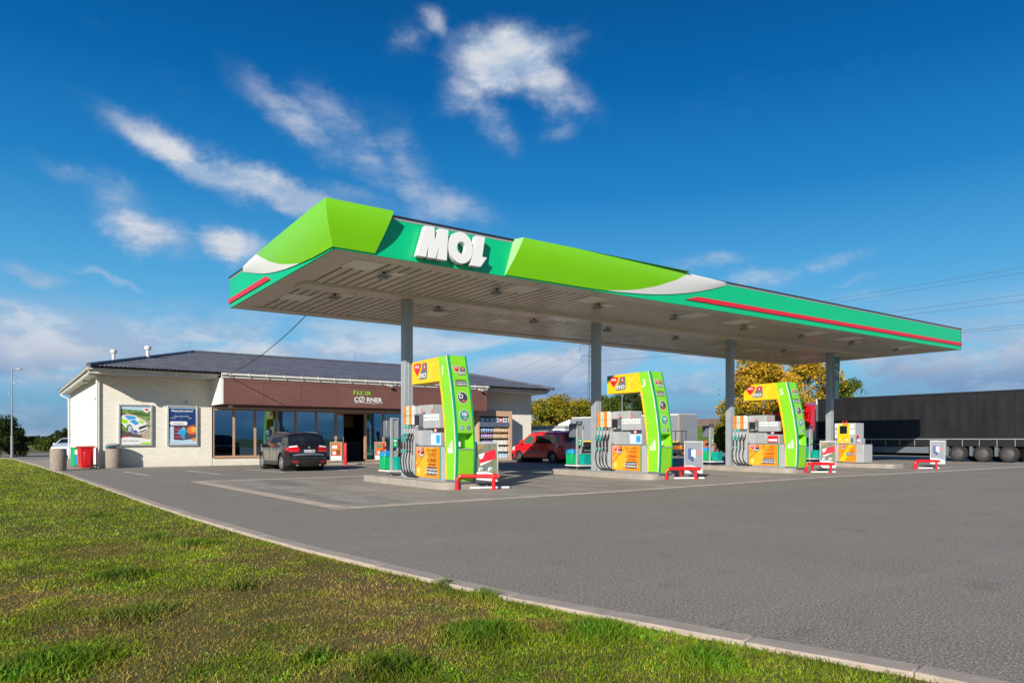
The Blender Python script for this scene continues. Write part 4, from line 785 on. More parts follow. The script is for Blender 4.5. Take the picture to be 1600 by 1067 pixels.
# ------------------------------------------------------------------ bins
def stone_bin(name, label, x, y, r, h, top):
    t = thing(name, label, 'litter bin', (x, y, 0), 0, 'round exposed-aggregate stone bins')
    ag = MATS.get('aggregate')
    if ag is None:
        ag = bpy.data.materials.new('aggregate'); ag.use_nodes = True; q = NT(ag.node_tree); b = q.n['Principled BSDF']; c = q.new('ShaderNodeTexCoord').outputs['Object']
        v = q.new('ShaderNodeTexVoronoi', inp={'Scale': 38}); q.l.new(c, v.inputs[0]); q.l.new(q.mix(q.mr(v.outputs[0], .2, .7), q.mix(q.noise(c, 20), (.42, .34, .27), (.62, .54, .45)), (.20, .165, .13)), b.inputs[0]); b.inputs['Roughness'].default_value = .9
        bp = q.new('ShaderNodeBump', inp={'Strength': .8, 'Distance': .015, 'Height': v.outputs[0]}); bp.invert = True; q.l.new(bp.outputs[0], b.inputs['Normal']); MATS['aggregate'] = ag
    mb = MB(); mb.lathe([(0, 0), (r * .94, 0), (r, .04), (r * 1.03, h * .5), (r * 1.02, h - .05), (r * .96, h), (r * .7, h), (r * .68, h - .15), (0, h - .15)], ag, 28); mb.build('drum', t)
    if top:
        mb = MB(); mb.lathe([(r * .9, h), (r * .9, h + .17)], 'cabd', 24); mb.lathe([(r * 1.02, h + .17), (r * 1.02, h + .20), (r * .5, h + .25), (0, h + .26)], 'grey', 24); hd = mb.build('hood', t)
        mb = MB()
        for k in range(4): a = R(225 + (k - 1.5) * 55); T = FR((r * .93 * math.cos(a), r * .93 * math.sin(a), h + .08), (-math.sin(a), math.cos(a), 0), (0, 0, 1)); mb.rrect(T, -.13, .13, -.06, .06, .03, .012, ('wht2', 'teal', 'blackp', 'wht2')[k])
        mb.build('flap', hd, smooth=False)
stone_bin('stone_bin', 'open round pebbled concrete bin standing at the lawn edge, left of the red bin', 1.98, 36.9, .31, .97, False)
stone_bin('stone_bin', 'round pebbled concrete bin with a metal hood against the shop corner', 4.30, 38.75, .335, .92, True)
t = thing('wheelie_bin', 'bright red two-wheeled bin by the corner of the shop', 'wheelie bin', (3.17, 38.85, 0), R(8))
mb = MB(); vs = [(-.27 + .03, -.30, .05), (.22, -.30, .05), (.22, .30, .05), (-.24, .30, .05), (-.28, -.34, 1.0), (.26, -.34, 1.0), (.26, .34, 1.0), (-.28, .34, 1.0)]
mb.add(vs, [(3, 2, 1, 0), (0, 1, 5, 4), (1, 2, 6, 5), (2, 3, 7, 6), (3, 0, 4, 7)], 'red'); mb.box(-.15, .15, -.352, -.30, .15, .8, 'red'); mb.box(-.30, .28, -.355, .355, .96, 1.01, 'red'); mb.build('body', t, bevel=.02)
mb = MB(); mb.grid(lambda u, v: Vector((lerp(-.34, .31, u), lerp(-.37, .37, v), 1.02 + .06 * math.sin(v * math.pi) * (.6 + .4 * u))), 6, 8, 'red'); mb.box(-.33, .31, -.365, .365, 1.005, 1.03, 'red'); mb.cyl((.33, -.34, 1.03), (.33, .34, 1.03), .025, .025, 'red'); mb.build('lid', t)
for s in (-1, 1):
    mb = MB(); mb.cyl((.30, s * .30, .10), (.30, s * .36, .10), .105, .105, 'tyre', 18); mb.cyl((.30, s * .355, .10), (.30, s * .365, .10), .05, .05, 'grey', 10); mb.build('wheel', t)
t = thing('recycling_bin', 'green bin with a white and blue patch, half hidden behind the red bin', 'recycling bin', (3.18, 42.0, 0), R(10))
mb = MB(); mb.box(-.35, .35, -.3, .3, .04, .95, 'bgreen'); mb.box(-.38, .38, -.33, .33, .93, .97, 'bgreen'); mb.build('body', t, bevel=.02)
mb = MB(); F = FY(0, -.301); mb.poly(F, [(-.33, .72), (-.28, .86), (-.12, .82), (-.02, .68), (-.05, .60), (-.3, .62)], 0, .01, 'wht2'); mb.poly(F, [(-.3, .1), (-.3, .62), (-.05, .60), (-.12, .4), (-.05, .1)], 0, .006, 'cyan'); mb.build('sticker', t, smooth=False)

# ------------------------------------------------------------------ wall posters
def pcase(label, x0, x1, z0, z1):
    t = thing('poster_case', label, 'poster', (x0, 39.15, z0)); W_, H_ = x1 - x0, z1 - z0
    mb = MB(); f = .085
    for a, b, c, d in ((0, f, 0, H_), (W_ - f, W_, 0, H_), (f, W_ - f, 0, f), (f, W_ - f, H_ - f, H_)): mb.box(a, b, 0, .115, c, d, 'alu')
    mb.box(f, W_ - f, .06, .112, f, H_ - f, 'grey'); mb.build('frame', t, bevel=.01)
    return t, W_, H_, f
t, W_, H_, f = pcase('tall framed poster of a rally car on a gravel track, left of the two', 4.56, 6.05, 1.05, 3.08)
F = FY(0, .055); mb = MB(); X = lambda a: f + a * (W_ - 2 * f); Z = lambda b: f + b * (H_ - 2 * f)
def pp(pts, w_, m): mb.poly(F, [(X(a), Z(b)) for a, b in pts], w_ - .004, w_, m)
pp([(0, 0), (1, 0), (1, 1), (0, 1)], .0, 'grass'); pp([(0, .92), (1, .88), (1, 1), (0, 1)], .003, 'skyb'); pp([(0, .80), (.5, .84), (1, .78), (1, .74), (.5, .78), (0, .76)], .003, mat('print_hedge', (.05, .10, .03), .6)); pp([(.2, .86), (.33, .80), (1, .62), (1, .5), (.5, .66), (.15, .78)], .005, 'sand'); pp([(0, .3), (1, .45), (1, .12), (0, .12)], .004, 'sand'); pp([(0, .12), (0, .40), (.2, .32), (.55, .26), (.75, .22), (.6, .12)], .006, mat('print_shadow', (.08, .065, .07), .6))
pp([(.0, .70), (.10, .77), (.48, .76), (.58, .70), (.78, .62), (.88, .55), (.90, .42), (.85, .34), (.62, .28), (.46, .29), (.40, .42), (.32, .53), (.22, .50), (.2, .42), (.08, .52), (0, .55)], .009, 'wht2'); pp([(.12, .75), (.46, .74), (.54, .68), (.26, .64)], .012, 'cyan'); pp([(.3, .60), (.45, .66), (.62, .55), (.5, .50)], .012, 'cyan'); pp([(0, .56), (.22, .54), (.25, .62), (0, .68)], .012, 'fresh'); pp([(.46, .29), (.62, .30), (.52, .36), (.42, .38)], .012, mat('print_strong_blue', (.01, .08, .5), .5)); pp([(.6, .45), (.88, .52), (.88, .46), (.62, .38)], .012, 'dark'); pp([(.62, .33), (.86, .40), (.84, .36), (.64, .30)], .012, 'dark'); pp([(.64, .64), (.8, .58), (.72, .54), (.58, .6)], .0125, 'fresh')
mb.disc(F, X(.31), Z(.40), .115, .19, .016, 'dark'); mb.disc(F, X(.31), Z(.40), .085, .15, .02, 'skyb'); mb.disc(F, X(.31), Z(.40), .03, .05, .023, 'grey')
pp([(0, 0), (1, 0), (1, .12), (.7, .165), (.3, .19), (.12, .18), (0, .15)], .010, 'wht2'); pp([(0, .15), (.12, .18), (.3, .19), (.4, .187), (.2, .215), (.08, .20), (0, .19)], .013, 'redm'); mb.text(F, 'RALLY EVOLUCE', X(.34), Z(.085), .075, 'dark', w=.014, sx=.9); pp([(.66, 0), (1, 0), (1, .055), (.72, .05)], .013, 'fresh')
pp([(.74, .96), (.98, .96), (.98, .88), (.86, .83), (.76, .88)], .006, 'wht2'); pp([(.80, .94), (.94, .94), (.93, .91), (.87, .875), (.81, .91)], .009, 'redm')
mb.build('print', t, smooth=False)
t, W_, H_, f = pcase('tall framed dark blue poster headed Natankováno, right of the two', 6.71, 8.15, 1.05, 3.08)
mb = MB(); pp([(0, 0), (1, 0), (1, 1), (0, 1)], 0, 'navy'); pp([(0, .965), (1, .965), (1, 1), (0, 1)], .003, 'skyb')
mb.text(F, 'Natankováno?', X(.49), Z(.905), .105, 'wht2', w=.006, bold=.02, sx=1.22); mb.text(F, 'Plaťte přímo u stojanu', X(.46), Z(.835), .05, 'cyan', w=.006); mb.text(F, 'Získejte levnější pojištění', X(.46), Z(.755), .05, 'wht2', w=.006, bold=.01); mb.text(F, 'srovnej si', X(.15), Z(.705), .05, 'wht2', w=.006, bold=.01); mb.text(F, 'a ušetři', X(.45), Z(.70), .05, 'cyan', w=.006); mb.text(F, 'online', X(.78), Z(.705), .05, 'wht2', w=.006, bold=.01)
mb.rrect(F, X(.04), X(.68), Z(.51), Z(.615), .07, .008, 'wht2', t=.006); mb.text(F, 'srovnejto.cz', X(.36), Z(.56), .075, 'dark', w=.012, sx=.95)
pp([(0, 0), (1, 0), (1, .56), (.7, .5), (0, .46)], .003, mat('print_dusk', (.10, .06, .07), .6)); pp([(0, .06), (.18, .06), (.18, .48), (.06, .48), (0, .4)], .006, 'skyb'); pp([(.2, .12), (.62, .12), (.62, .47), (.2, .47)], .006, mat('print_maroon', (.16, .02, .05), .5)); 
for k in range(3): pp([(.22, .18 + k * .1), (.6, .19 + k * .1), (.6, .21 + k * .1), (.22, .20 + k * .1)], .009, mat('print_mauve', (.4, .15, .2), .5))
mb.disc(F, X(.86), Z(.38), .25, .21, .009, mat('print_sunset', (.75, .16, .03), .5)); mb.disc(F, X(.90), Z(.40), .12, .13, .012, mat('print_amber', (.8, .38, .05), .5)); pp([(.3, .3), (.42, .40), (.6, .42), (.66, .34), (.58, .24), (.6, .14), (.5, .14), (.46, .24), (.36, .26)], .014, 'cyan'); pp([(.44, .40), (.54, .47), (.62, .42), (.55, .36)], .015, mat('print_light_blue', (.1, .45, .7), .5))
pp([(0, 0), (1, 0), (1, .15), (.8, .13), (.5, .10), (.2, .115), (0, .15)], .017, 'skyb'); mb.disc(F, X(.93), Z(.12), .08, .1, .02, 'orange2', n=12); mb.text(F, 'mol move', X(.3), Z(.05), .045, 'cyan', w=.02)
mb.build('print', t, smooth=False)

# ------------------------------------------------------------------ shop front furniture
def aboard(label, x, y, rz, v):
    t = thing('pavement_board', label, 'advert board', (x, y, .05), rz, 'orange advert boards by the shop door'); mb = MB(); a = .34
    for q in ((-a, -a + .04, .12, 1.18), (a - .04, a, .12, 1.18), (-a + .04, a - .04, .12, .16), (-a + .04, a - .04, 1.13, 1.18)): mb.box(q[0], q[1], -.02, .02, q[2], q[3], 'alu')
    mb.box(-.03, .03, -.05, .05, 0, .12, 'cabd'); mb.box(-.3, .3, -.2, .2, -.0, .03, 'grey'); mb.build('frame', t, smooth=False)
    mb = MB(); F = FY(0, -.01); mb.rect(F, -a + .04, a - .04, .16, 1.13, 0, mat('print_rust', (.60, .17, .035), .5, var=.35, vscale=5)); mb.rect(F, -a + .04, a - .04, .16, .40, .004, 'wht2')
    mb.rect(F, -.22, .06, .80, .98, .006, 'wht2') if v else mb.rect(F, -.22, .05, .86, 1.0, .006, 'teal')
    mb.rect(F, .02, .09, .42, .72, .006, 'dark'); mb.rect(F, .13, .2, .42, .72, .006, 'dark') if v else mb.rect(F, .16, .26, .6, 1.08, .006, 'redm'); mb.disc(F, -.1, .55, .11, .09, .006, 'wht2'); mb.rect(F, -.22, .22, .44, .47, .008, 'redm'); mb.build('poster', t, smooth=False)
aboard('orange food advert board standing right behind the parked black car', 15.1, 38.0, R(-8), 1); aboard('orange food advert board standing right of the shop door', 17.65, 37.75, R(-8), 0)
for (x, y, lb) in ((14.75, 35.8, 'slim red bollard beside the left advert board'), (20.9, 37.2, 'slim red bollard in front of the window right of the shop door')):
    t = thing('red_bollard', lb, 'bollard', (x, y, 0), 0, 'red bollards before the shop'); mb = MB(); mb.lathe([(0, 0), (.075, 0), (.075, 1.12), (.06, 1.17), (.03, 1.2), (0, 1.2)], 'red', 14); mb.build('post', t); mb = MB(); mb.lathe([(.12, 0), (.12, .015), (.07, .02)], 'red', 14); mb.build('base_plate', t)
RX, RYY = 24.55, 38.05
t = thing('product_rack', 'tall beige outdoor rack of bottles and canisters against the right end of the shop', 'rack', (RX, RYY, 0)); RW, RH = 2.62, 3.2
mb = MB(); mb.box(0, .09, 0, .75, 0, RH, 'wood'); mb.box(RW - .22, RW, 0, .75, 0, RH, 'wood'); mb.box(.09, RW - .22, .70, .75, 0, RH, 'cabd'); mb.box(.09, RW - .22, .0, .72, RH - .35, RH, 'wood'); mb.box(.09, RW - .22, .0, .72, 0, .12, 'wood'); mb.build('carcass', t, smooth=False)
SH = [.14, .60, 1.04, 1.47, 1.86]
for z in SH: mb = MB(); mb.box(.092, RW - .222, .02, .69, z - .035, z - .003, 'wood'); mb.build('shelf', t, smooth=False)
mb = MB(); mb.box(.092, RW - .222, .02, .69, 2.46, 2.48, 'wood'); mb.build('shelf', t, smooth=False)
mb = MB(); mb.box(.092, RW - .222, -.02, .03, 2.16, 2.46, 'navyb'); mb.build('banner', t, smooth=False)
def bottle(label, cat, grp, m, h, r, capm, square=False):
    t = thing('product_bottle' if cat == 'bottle' else 'canister', label, cat, (0, 0, 0), 0, grp); mb = MB()
    if square: mb.box(-r, r, -r, r, 0, h * .8, m); mb.box(-r * .5, r * .2, -r * .3, r * .3, h * .8, h, m)
    else: mb.lathe([(0, 0), (r, 0), (r, h * .68), (r * .45, h * .85), (r * .4, h * .9), (0, h * .9)], m, 10)
    mb.rect(FY(0, -r - .001), -r * .7, r * .7, h * .2, h * .55, .002, 'wht2'); b = mb.build('vessel', t); mb = MB(); mb.cyl((0 if not square else r * .5, 0, h * .8), (0 if not square else r * .5, 0, h), r * .4, r * .4, capm, 8); mb.build('cap', t)
    return t
rows = [(4, 8, 'blue', 'print_light_blue', 'bottle', .30, .048), (4, 9, 'tan', 'dark', 'canister', .27, .055), (3, 8, 'purple', 'white', 'bottle', .30, .048), (3, 9, 'tan', 'dark', 'canister', .29, .055), (2, 8, 'purple', 'teal', 'bottle', .30, .048), (2, 9, 'cream', 'dark', 'canister', .29, .055), (1, 6, 'teal', 'white', 'canister', .31, .075), (1, 6, 'wht2', 'dark', 'canister', .31, .075), (0, 5, 'skyb', 'cyan', 'canister', .33, .09), (0, 5, 'skyb', 'cyan', 'canister', .33, .09)]
onm = ['lowest', 'second lowest', 'middle', 'second highest', 'highest']; cnm = {'blue': 'blue', 'tan': 'tan', 'purple': 'purple', 'cream': 'cream', 'teal': 'teal', 'wht2': 'white', 'skyb': 'pale blue'}
done = {}
for (s_, n, m, cm, cat, h, r) in rows:
    half = 1 if (s_, 'n') in done else 0; done[(s_, 'n')] = 1
    key = (s_, m); 
    for k in range(n):
        x = RX + .12 + (0 if not half else 1.12) + (k + .5) * (1.08 / n) + rnd.uniform(-.006, .006)
        if key not in done:
            done[key] = bottle(f'{cnm[m]} {cat} on the {onm[s_]} product shelf of the outdoor rack', cat, f'{cnm[m]} {cat}s on the {onm[s_]} shelf', m if m in M else 'blue', h, r, cm if cm in M else MATS[cm], cat == 'canister'); done[key].location = (x, RYY + .16, SH[s_])
        else: dup(done[key], (x, RYY + .16 + rnd.uniform(-.02, .03), SH[s_]), rnd.uniform(-.1, .1))
        if s_ == 4 and m == 'blue': pass
bx = None
for k, (x, m) in enumerate(((.35, 'skyb'), (.72, 'cyan'), (1.10, 'skyb'), (1.46, 'wht2'), (1.75, 'redm'), (2.1, 'wht2'))):
    t = thing('display_box', ['pale blue box, leftmost on the rack\'s top deck', 'bright blue box, second from left on the rack\'s top deck', 'pale blue box, third from left on the rack\'s top deck', 'white box in the middle of the rack\'s top deck', 'red box on the rack\'s top deck', 'white box, rightmost on the rack\'s top deck'][k], 'box', (RX + x, RYY + .2, 2.482), 0, 'boxes on the top deck of the rack')
    mb = MB(); mb.box(-.15, .15, -.15, .2, 0, .26, m); mb.build('carton', t, smooth=False); mb = MB(); mb.rect(FY(0, -.151), -.09, .09, .06, .2, .003, 'wht2' if m != 'wht2' else 'cyan'); mb.build('sticker', t, smooth=False)
# inside the shop and on its glass
for k, (x, lb) in enumerate(((9.7, 'pale cafe table behind the leftmost window pane'), (10.9, 'pale cafe table behind the second window pane'), (12.4, 'long pale counter table behind the window by the black car'))):
    t = thing('cafe_table', lb, 'table', (x, 41.0 - .3 * k, .045), 0, 'tables inside the shop'); W_ = .4 if k < 2 else .9; z = .72 if k < 2 else 1.02
    mb = MB(); mb.box(-W_, W_, -.35, .35, z, z + .04, 'wood'); mb.build('table_top', t); mb = MB(); mb.cyl((0, 0, .02), (0, 0, z), .04, .04, 'alu'); mb.lathe([(.28, 0), (.28, .02), (0, .03)], 'alu', 14); mb.build('pedestal', t)
    if k < 2:
        for s in (-1, 1):
            c = thing('cafe_chair', f'dark cafe chair {"left" if s < 0 else "right"} of the {"leftmost" if not k else "second"} shop table', 'chair', (x + s * .62, 41.0 - .3 * k, .045), 0, 'chairs inside the shop')
            mb = MB(); mb.box(-.2, .2, -.2, .2, .44, .48, 'cabd'); mb.build('seat', c); mb = MB(); mb.box(s * .18, s * .22, -.2, .2, .5, .9, 'cabd'); mb.build('backrest', c)
            for a in (-.17, .17):
                for b in (-.17, .17): mb = MB(); mb.cyl((a, b, 0), (a, b, .44), .012, .012, 'alu', 6); mb.build('leg', c)
t = thing('coffee_machine', 'green and yellow coffee cabinet behind the third window pane', 'vending machine', (12.0, 43.4, .045)); mb = MB(); mb.box(-.5, .5, -.3, .3, .9, 2.1, 'fresh'); mb.box(.0, .45, -.34, -.302, 1.2, 2.0, 'yellow'); mb.build('cabinet', t); mb = MB(); mb.box(-.5, .5, -.28, .3, 0, .88, 'cabd'); mb.build('base', t)
t = thing('coffee_machine', 'red drinks cabinet behind the window right of the shop door', 'vending machine', (19.7, 40.6, .045)); mb = MB(); mb.box(-.7, .7, -.3, .3, .1, 1.55, mat('crimson', (.5, .02, .06), .4)); mb.build('cabinet', t, bevel=.1); mb = MB(); mb.box(-.6, .6, -.31, -.301, .7, 1.3, 'skyb'); mb.build('front_panel', t)
t = thing('shop_shelf', 'tall green display shelf just inside the window right of the shop door', 'shelf', (18.0, 40.2, .045)); mb = MB(); mb.box(-.2, .2, -.2, .2, 0, 2.0, 'bgreen'); mb.build('carcass', t); mb = MB(); mb.box(-.15, .15, -.21, -.201, 1.55, 1.85, 'wht2'); mb.build('notice', t)
t = thing('till_counter', 'dim shop counter seen through the open door', 'counter', (17.2, 43.0, .045)); mb = MB(); mb.box(-1.1, 1.4, -.4, .4, 0, 1.1, 'cabd'); mb.build('front', t); mb = MB(); mb.box(-1.15, 1.45, -.45, .45, 1.1, 1.15, 'grey'); mb.build('counter_top', t)
t = thing('menu_board', 'brown menu board hanging inside the open shop doorway', 'sign', (17.0, 42.2, 2.1)); mb = MB(); mb.box(-.8, .9, 0, .06, 0, .75, mat('menu_brown', (.35, .20, .05), .6)); mb.build('panel', t); mb = MB(); mb.cyl((-.6, .03, .75), (-.6, .03, 1.15), .01, .01, 'alu', 6); mb.cyl((.7, .03, .75), (.7, .03, 1.15), .01, .01, 'alu', 6); mb.build('hanger', t)
for (x, z0, w_, h_, m, lb) in ((12.85, 1.25, .84, 1.15, 'poster_pale', 'large pale poster inside the window above the black car'), (14.3, 1.6, .32, .42, 'w', 'small white notice in the window behind the black car\'s roof'), (15.15, 1.55, .32, .44, 'w', 'small white notice in the last window left of the shop door'), (17.98, 1.55, .42, .6, 'w', 'white notice in the first window right of the shop door'), (17.85, 1.3, .3, .2, 'g', 'small green sticker in the window right of the shop door')):
    t = thing('window_notice', lb, 'notice', (x, 39.40, z0), 0, 'notices behind the shop glass'); mb = MB(); m_ = mat('notice_pale', (.50, .56, .52), .6) if m == 'poster_pale' else (M['wht2'] if m == 'w' else M['bgreen'])
    mb.box(-w_ / 2, w_ / 2, 0, .01, 0, h_, m_); mb.build('sheet', t, smooth=False); mb = MB(); mb.box(-w_ * .25, w_ * .15, -.006, -.001, h_ * .35, h_ * .75, 'cyan' if m != 'g' else 'wht2'); mb.build('picture', t, smooth=False)

# ------------------------------------------------------------------ vehicles
def chaikin(p, n=2):
    for _ in range(n):
        q = [p[0]]
        for a, b in zip(p, p[1:]): q += [(lerp(a[0], b[0], .25), lerp(a[1], b[1], .25)), (lerp(a[0], b[0], .75), lerp(a[1], b[1], .75))]
        p = q + [p[-1]]
    return p
def wheel(parent, x, y, r, w, side, rimm, spokes=5, name='wheel'):
    T = Matrix.Translation((x, y, r)) @ Matrix.Rotation(R(-90) * side, 4, 'X')
    mb = MB(); mb.lathe([(r * .60, -w / 2), (r * .93, -w / 2), (r, -w * .3), (r, w * .3), (r * .93, w / 2), (r * .66, w / 2), (r * .62, w * .38), (r * .62, -w / 2)], 'tyre', 32, T=T); wh = mb.build(name, parent)
    mb = MB(); mb.lathe([(r * .64, w * .46), (r * .60, w * .47), (r * .57, w * .30), (r * .57, -w * .2), (0, -w * .2)], 'rimd' if spokes else rimm, 32, T=T); mb.lathe([(r * .645, w * .44), (r * .64, w * .49), (r * .565, w * .49), (r * .56, w * .36)], rimm, 32, T=T)
    for k in range(spokes or 0):
        a = 2 * math.pi * k / spokes; Q = T @ Matrix.Rotation(a, 4, 'Z'); mb.add([Q @ Vector(p) for p in ((.02, -.045 * r / .35, w * .42), (r * .6, -.03 * r / .35, w * .36), (r * .6, .03 * r / .35, w * .36), (.02, .045 * r / .35, w * .42), (.02, -.045, w * .2), (r * .6, -.03, w * .2), (r * .6, .03, w * .2), (.02, .045, w * .2))], [(0, 1, 2, 3), (0, 4, 5, 1), (3, 2, 6, 7)], rimm)
    if not spokes: mb.lathe([(r * .5, w * .34), (r * .3, w * .42), (0, w * .44)], rimm, 24, T=T)
    mb.lathe([(r * .15, w * .3), (r * .14, w * .44), (0, w * .46)], rimm, 16, T=T); mb.build('rim', wh); return wh
class Car:
    def __init__(s, name, label, cat, loc, rz, prof, L, W_, H, belt, wb, wr, paint, sill=.24, tumble=.17, rail=None):
        s.t = thing(name, label, cat, loc, rz); s.L, s.W, s.H, s.belt = L, W_, H, belt; s.wx = (wb / 2 + .02, -wb / 2); s.wr = wr; s.tumble = tumble; s.paint = paint
        p = chaikin(prof, 2); out = [Vector((*p[0], 0))]
        for a, b in zip(p, p[1:]):
            a, b = Vector((*a, 0)), Vector((*b, 0)); n = max(1, int((b - a).length / .05)); out += [a.lerp(b, (i + 1) / n) for i in range(n)]
        s.P = [(q.x, q.y) for q in out]; s.sill = sill
        mb = MB(); NJ = 12; vs = []
        n = len(s.P)
        for sd in (1, -1):
            vs = []
            for (x, zk) in s.P:
                z0 = min(s.zs(x), zk - .001)
                for j in range(NJ + 1): z = lerp(z0, zk, j / NJ); vs.append((x, sd * s.f(x, z), z))
            fs = [(i * (NJ + 1) + j, (i + 1) * (NJ + 1) + j, (i + 1) * (NJ + 1) + j + 1, i * (NJ + 1) + j + 1) for i in range(n - 1) for j in range(NJ)]
            mb.add(vs, [q if sd > 0 else q[::-1] for q in fs], paint)
        NY = 12; vs = [s.top(i, -1 + 2 * j / NY) for i in range(n) for j in range(NY + 1)]
        mb.add(vs, [(i * (NY + 1) + j, i * (NY + 1) + j + 1, (i + 1) * (NY + 1) + j + 1, (i + 1) * (NY + 1) + j) for i in range(n - 1) for j in range(NY)], paint)
        s.body = mb.build('body', s.t, ang=48)
        mb = MB(); hw = W_ / 2
        mb.box(-L / 2 + .25, L / 2 - .25, -hw + .28, hw - .28, sill - .03, belt - .25, 'black'); mb.box(-L / 2 + .1, L / 2 - .1, -hw + .1, hw - .1, sill + .02, sill + .05, 'black')
        for x in s.wx: mb.cyl((x, -hw + .06, wr + .02), (x, hw - .06, wr + .02), wr + .055, wr + .055, 'black', 28)
        mb.build('underbody', s.t)
    def zs(s, x):
        z = s.sill
        for xw in s.wx:
            Ra = s.wr + .06
            if abs(x - xw) < Ra: z = max(z, s.wr + .02 + math.sqrt(Ra * Ra - (x - xw) ** 2))
        return z
    def f(s, x, z):
        h = s.W / 2; e = abs(x) / (s.L / 2)
        y = h * (1 - .16 * max(0, e - .55) ** 2 / .2 * 1.0 * .9)
        if z > s.belt: t = (z - s.belt) / (s.H - s.belt); y *= 1 - s.tumble * (t * .85 + .15 * t * t) ; y -= .035 * max(0, t - .8) / .2
        else: y *= 1 - .045 * ((s.belt - .12 - z) / s.belt) ** 2
        for xw in s.wx:
            d = abs(math.hypot(x - xw, z - s.wr) - (s.wr + .08))
            if d < .07: y += .012 * (1 - d / .07)
        return y
    def nrm(s, i):
        a, b = s.P[max(i - 1, 0)], s.P[min(i + 1, len(s.P) - 1)]; d = Vector((b[0] - a[0], 0, b[1] - a[1])).normalized(); return Vector((-d.z, 0, d.x)) * (1 if True else -1)
    def top(s, i, q, off=0):
        x, z = s.P[i]; n = s.nrm(i)
        if n.dot(Vector((x, 0, z - .7))) < 0: n = -n
        y = s.f(x, z); bulge = .13 * (1 - q * q) if abs(n.x) > .5 else .05 * (1 - q * q)
        return Vector((x, q * y, z)) + n * (bulge + off)
    def side(s, pts, m, name, sd, off=.006, nu=10, nv=6, parent=None):     # pts = bottom-rear, bottom-front, top-front, top-rear
        (a, b, c, d) = pts; mb = MB()
        def g(u, v):
            x = lerp(lerp(a[0], b[0], u), lerp(d[0], c[0], u), v); z = lerp(lerp(a[1], b[1], u), lerp(d[1], c[1], u), v); return Vector((x, sd * (s.f(x, z) + off), z))
        mb.grid(g, nu, nv, m); return mb.build(name, parent or s.t)
    def idx(s, x=None, z=None, front=False):
        best = min(range(len(s.P)), key=lambda i: (abs(s.P[i][0] - x) if x is not None else 0) + (abs(s.P[i][1] - z) if z is not None else 0) + (0 if z is not None and x is not None or ((s.P[i][0] > 0) == front) else 9)); return best
    def strip(s, i0, i1, q0, q1, m, name, off=.008, parent=None, taper=0):
        mb = MB(); n = max(2, abs(i1 - i0)); mb.grid(lambda u, v: s.top(round(lerp(i0, i1, v)), lerp(q0, q1, u) * (1 - taper * v), off), 12, n, m); return mb.build(name, parent or s.t)
    def wheels(s, rimm, spokes):
        for x in s.wx:
            for sd in (1, -1): wheel(s.t, x, sd * (s.W / 2 - .13), s.wr, .22, sd, rimm, spokes)
def seam(c, xs, z0, z1, sd, parent):
    mb = MB()
    for x in xs: mb.tube([Vector((x, sd * (c.f(x, lerp(z0, z1, k / 6)) + .001), lerp(z0, z1, k / 6))) for k in range(7)], .006, 'black', 4)
    mb.build('door_gap', parent)

# black SUV seen from behind
pr = [(2.22, .30), (2.29, .45), (2.27, .72), (2.12, .92), (1.25, 1.06), (1.02, 1.10), (.42, 1.54), (.15, 1.62), (-.6, 1.665), (-1.5, 1.63), (-1.86, 1.55), (-2.06, 1.18), (-2.17, 1.00), (-2.20, .72), (-2.28, .66), (-2.28, .42), (-2.18, .30)]
c = Car('parked_suv', 'black estate-type off-roader parked nose-in before the shop, number plate towards us', 'car', (10.72, 32.35, 0), R(90), pr, 4.57, 1.86, 1.66, .98, 2.8, .365, 'spaint', .26)
for sd in (1, -1):
    c.side([(.18, 1.03), (1.0, 1.08), (.38, 1.50), (.12, 1.56)], 'carglass', 'side_window', sd); c.side([(-.82, 1.02), (.12, 1.03), (.07, 1.56), (-.72, 1.57)], 'carglass', 'side_window', sd); c.side([(-1.72, 1.12), (-.88, 1.03), (-.80, 1.56), (-1.48, 1.50)], 'carglass', 'side_window', sd)
    seam(c, (.15, -.86, 1.1), .42, 1.02, sd, c.body)
    c.side([(-1.0, .30), (1.02, .30), (1.02, .42), (-1.0, .42)], 'blackp', 'sill_trim', sd)
    mb = MB(); mb.box(.78, .98, sd * .92, sd * 1.10, 1.02, 1.17, 'spaint'); mb.build('wing_mirror', c.t, bevel=.03)
    for xx in (.0, -1.0): mb = MB(); mb.box(xx - .25, xx - .05, sd * .935 - .012, sd * .935 + .012, .93, .96, 'rim'); mb.build('door_handle', c.t)
    mb = MB(); mb.tube([(.1, sd * .66, 1.63), (-.1, sd * .66, 1.69), (-1.3, sd * .66, 1.68), (-1.5, sd * .66, 1.62)], .02, 'cabd', 6); mb.build('roof_rail', c.t)
    mb = MB(); i0, i1 = c.idx(-2.17, 1.04), c.idx(-2.20, .86)
    c.strip(i0, i1, sd * .50, sd * 1.0, 'tail', 'tail_light', .02); c.side([(-2.20, .86), (-1.92, .90), (-1.98, 1.03), (-2.15, 1.04)], 'tail', 'tail_light', sd, .012); c.strip(c.idx(-2.13, 1.10), i0, sd * .58, sd * 1.0, 'lampc', 'indicator', .018)
    c.strip(c.idx(-2.28, .47), c.idx(-2.28, .42), sd * .62, sd * .9, 'tail', 'reflector', .012)
i0 = c.idx(-2.0, 1.2); c.strip(c.idx(-1.90, 1.50), i0, -.86, .86, 'carglass', 'rear_window', .010)
c.strip(c.idx(.98, 1.13), c.idx(.48, 1.50), -.88, .88, 'carglass', 'windscreen', .008)
c.strip(c.idx(-2.19, .70), c.idx(-2.28, .655), -.85, .85, 'rim', 'bumper_trim', .006); c.strip(c.idx(-2.28, .5), c.idx(-2.2, .31), -.98, .98, 'blackp', 'rear_bumper', .012)
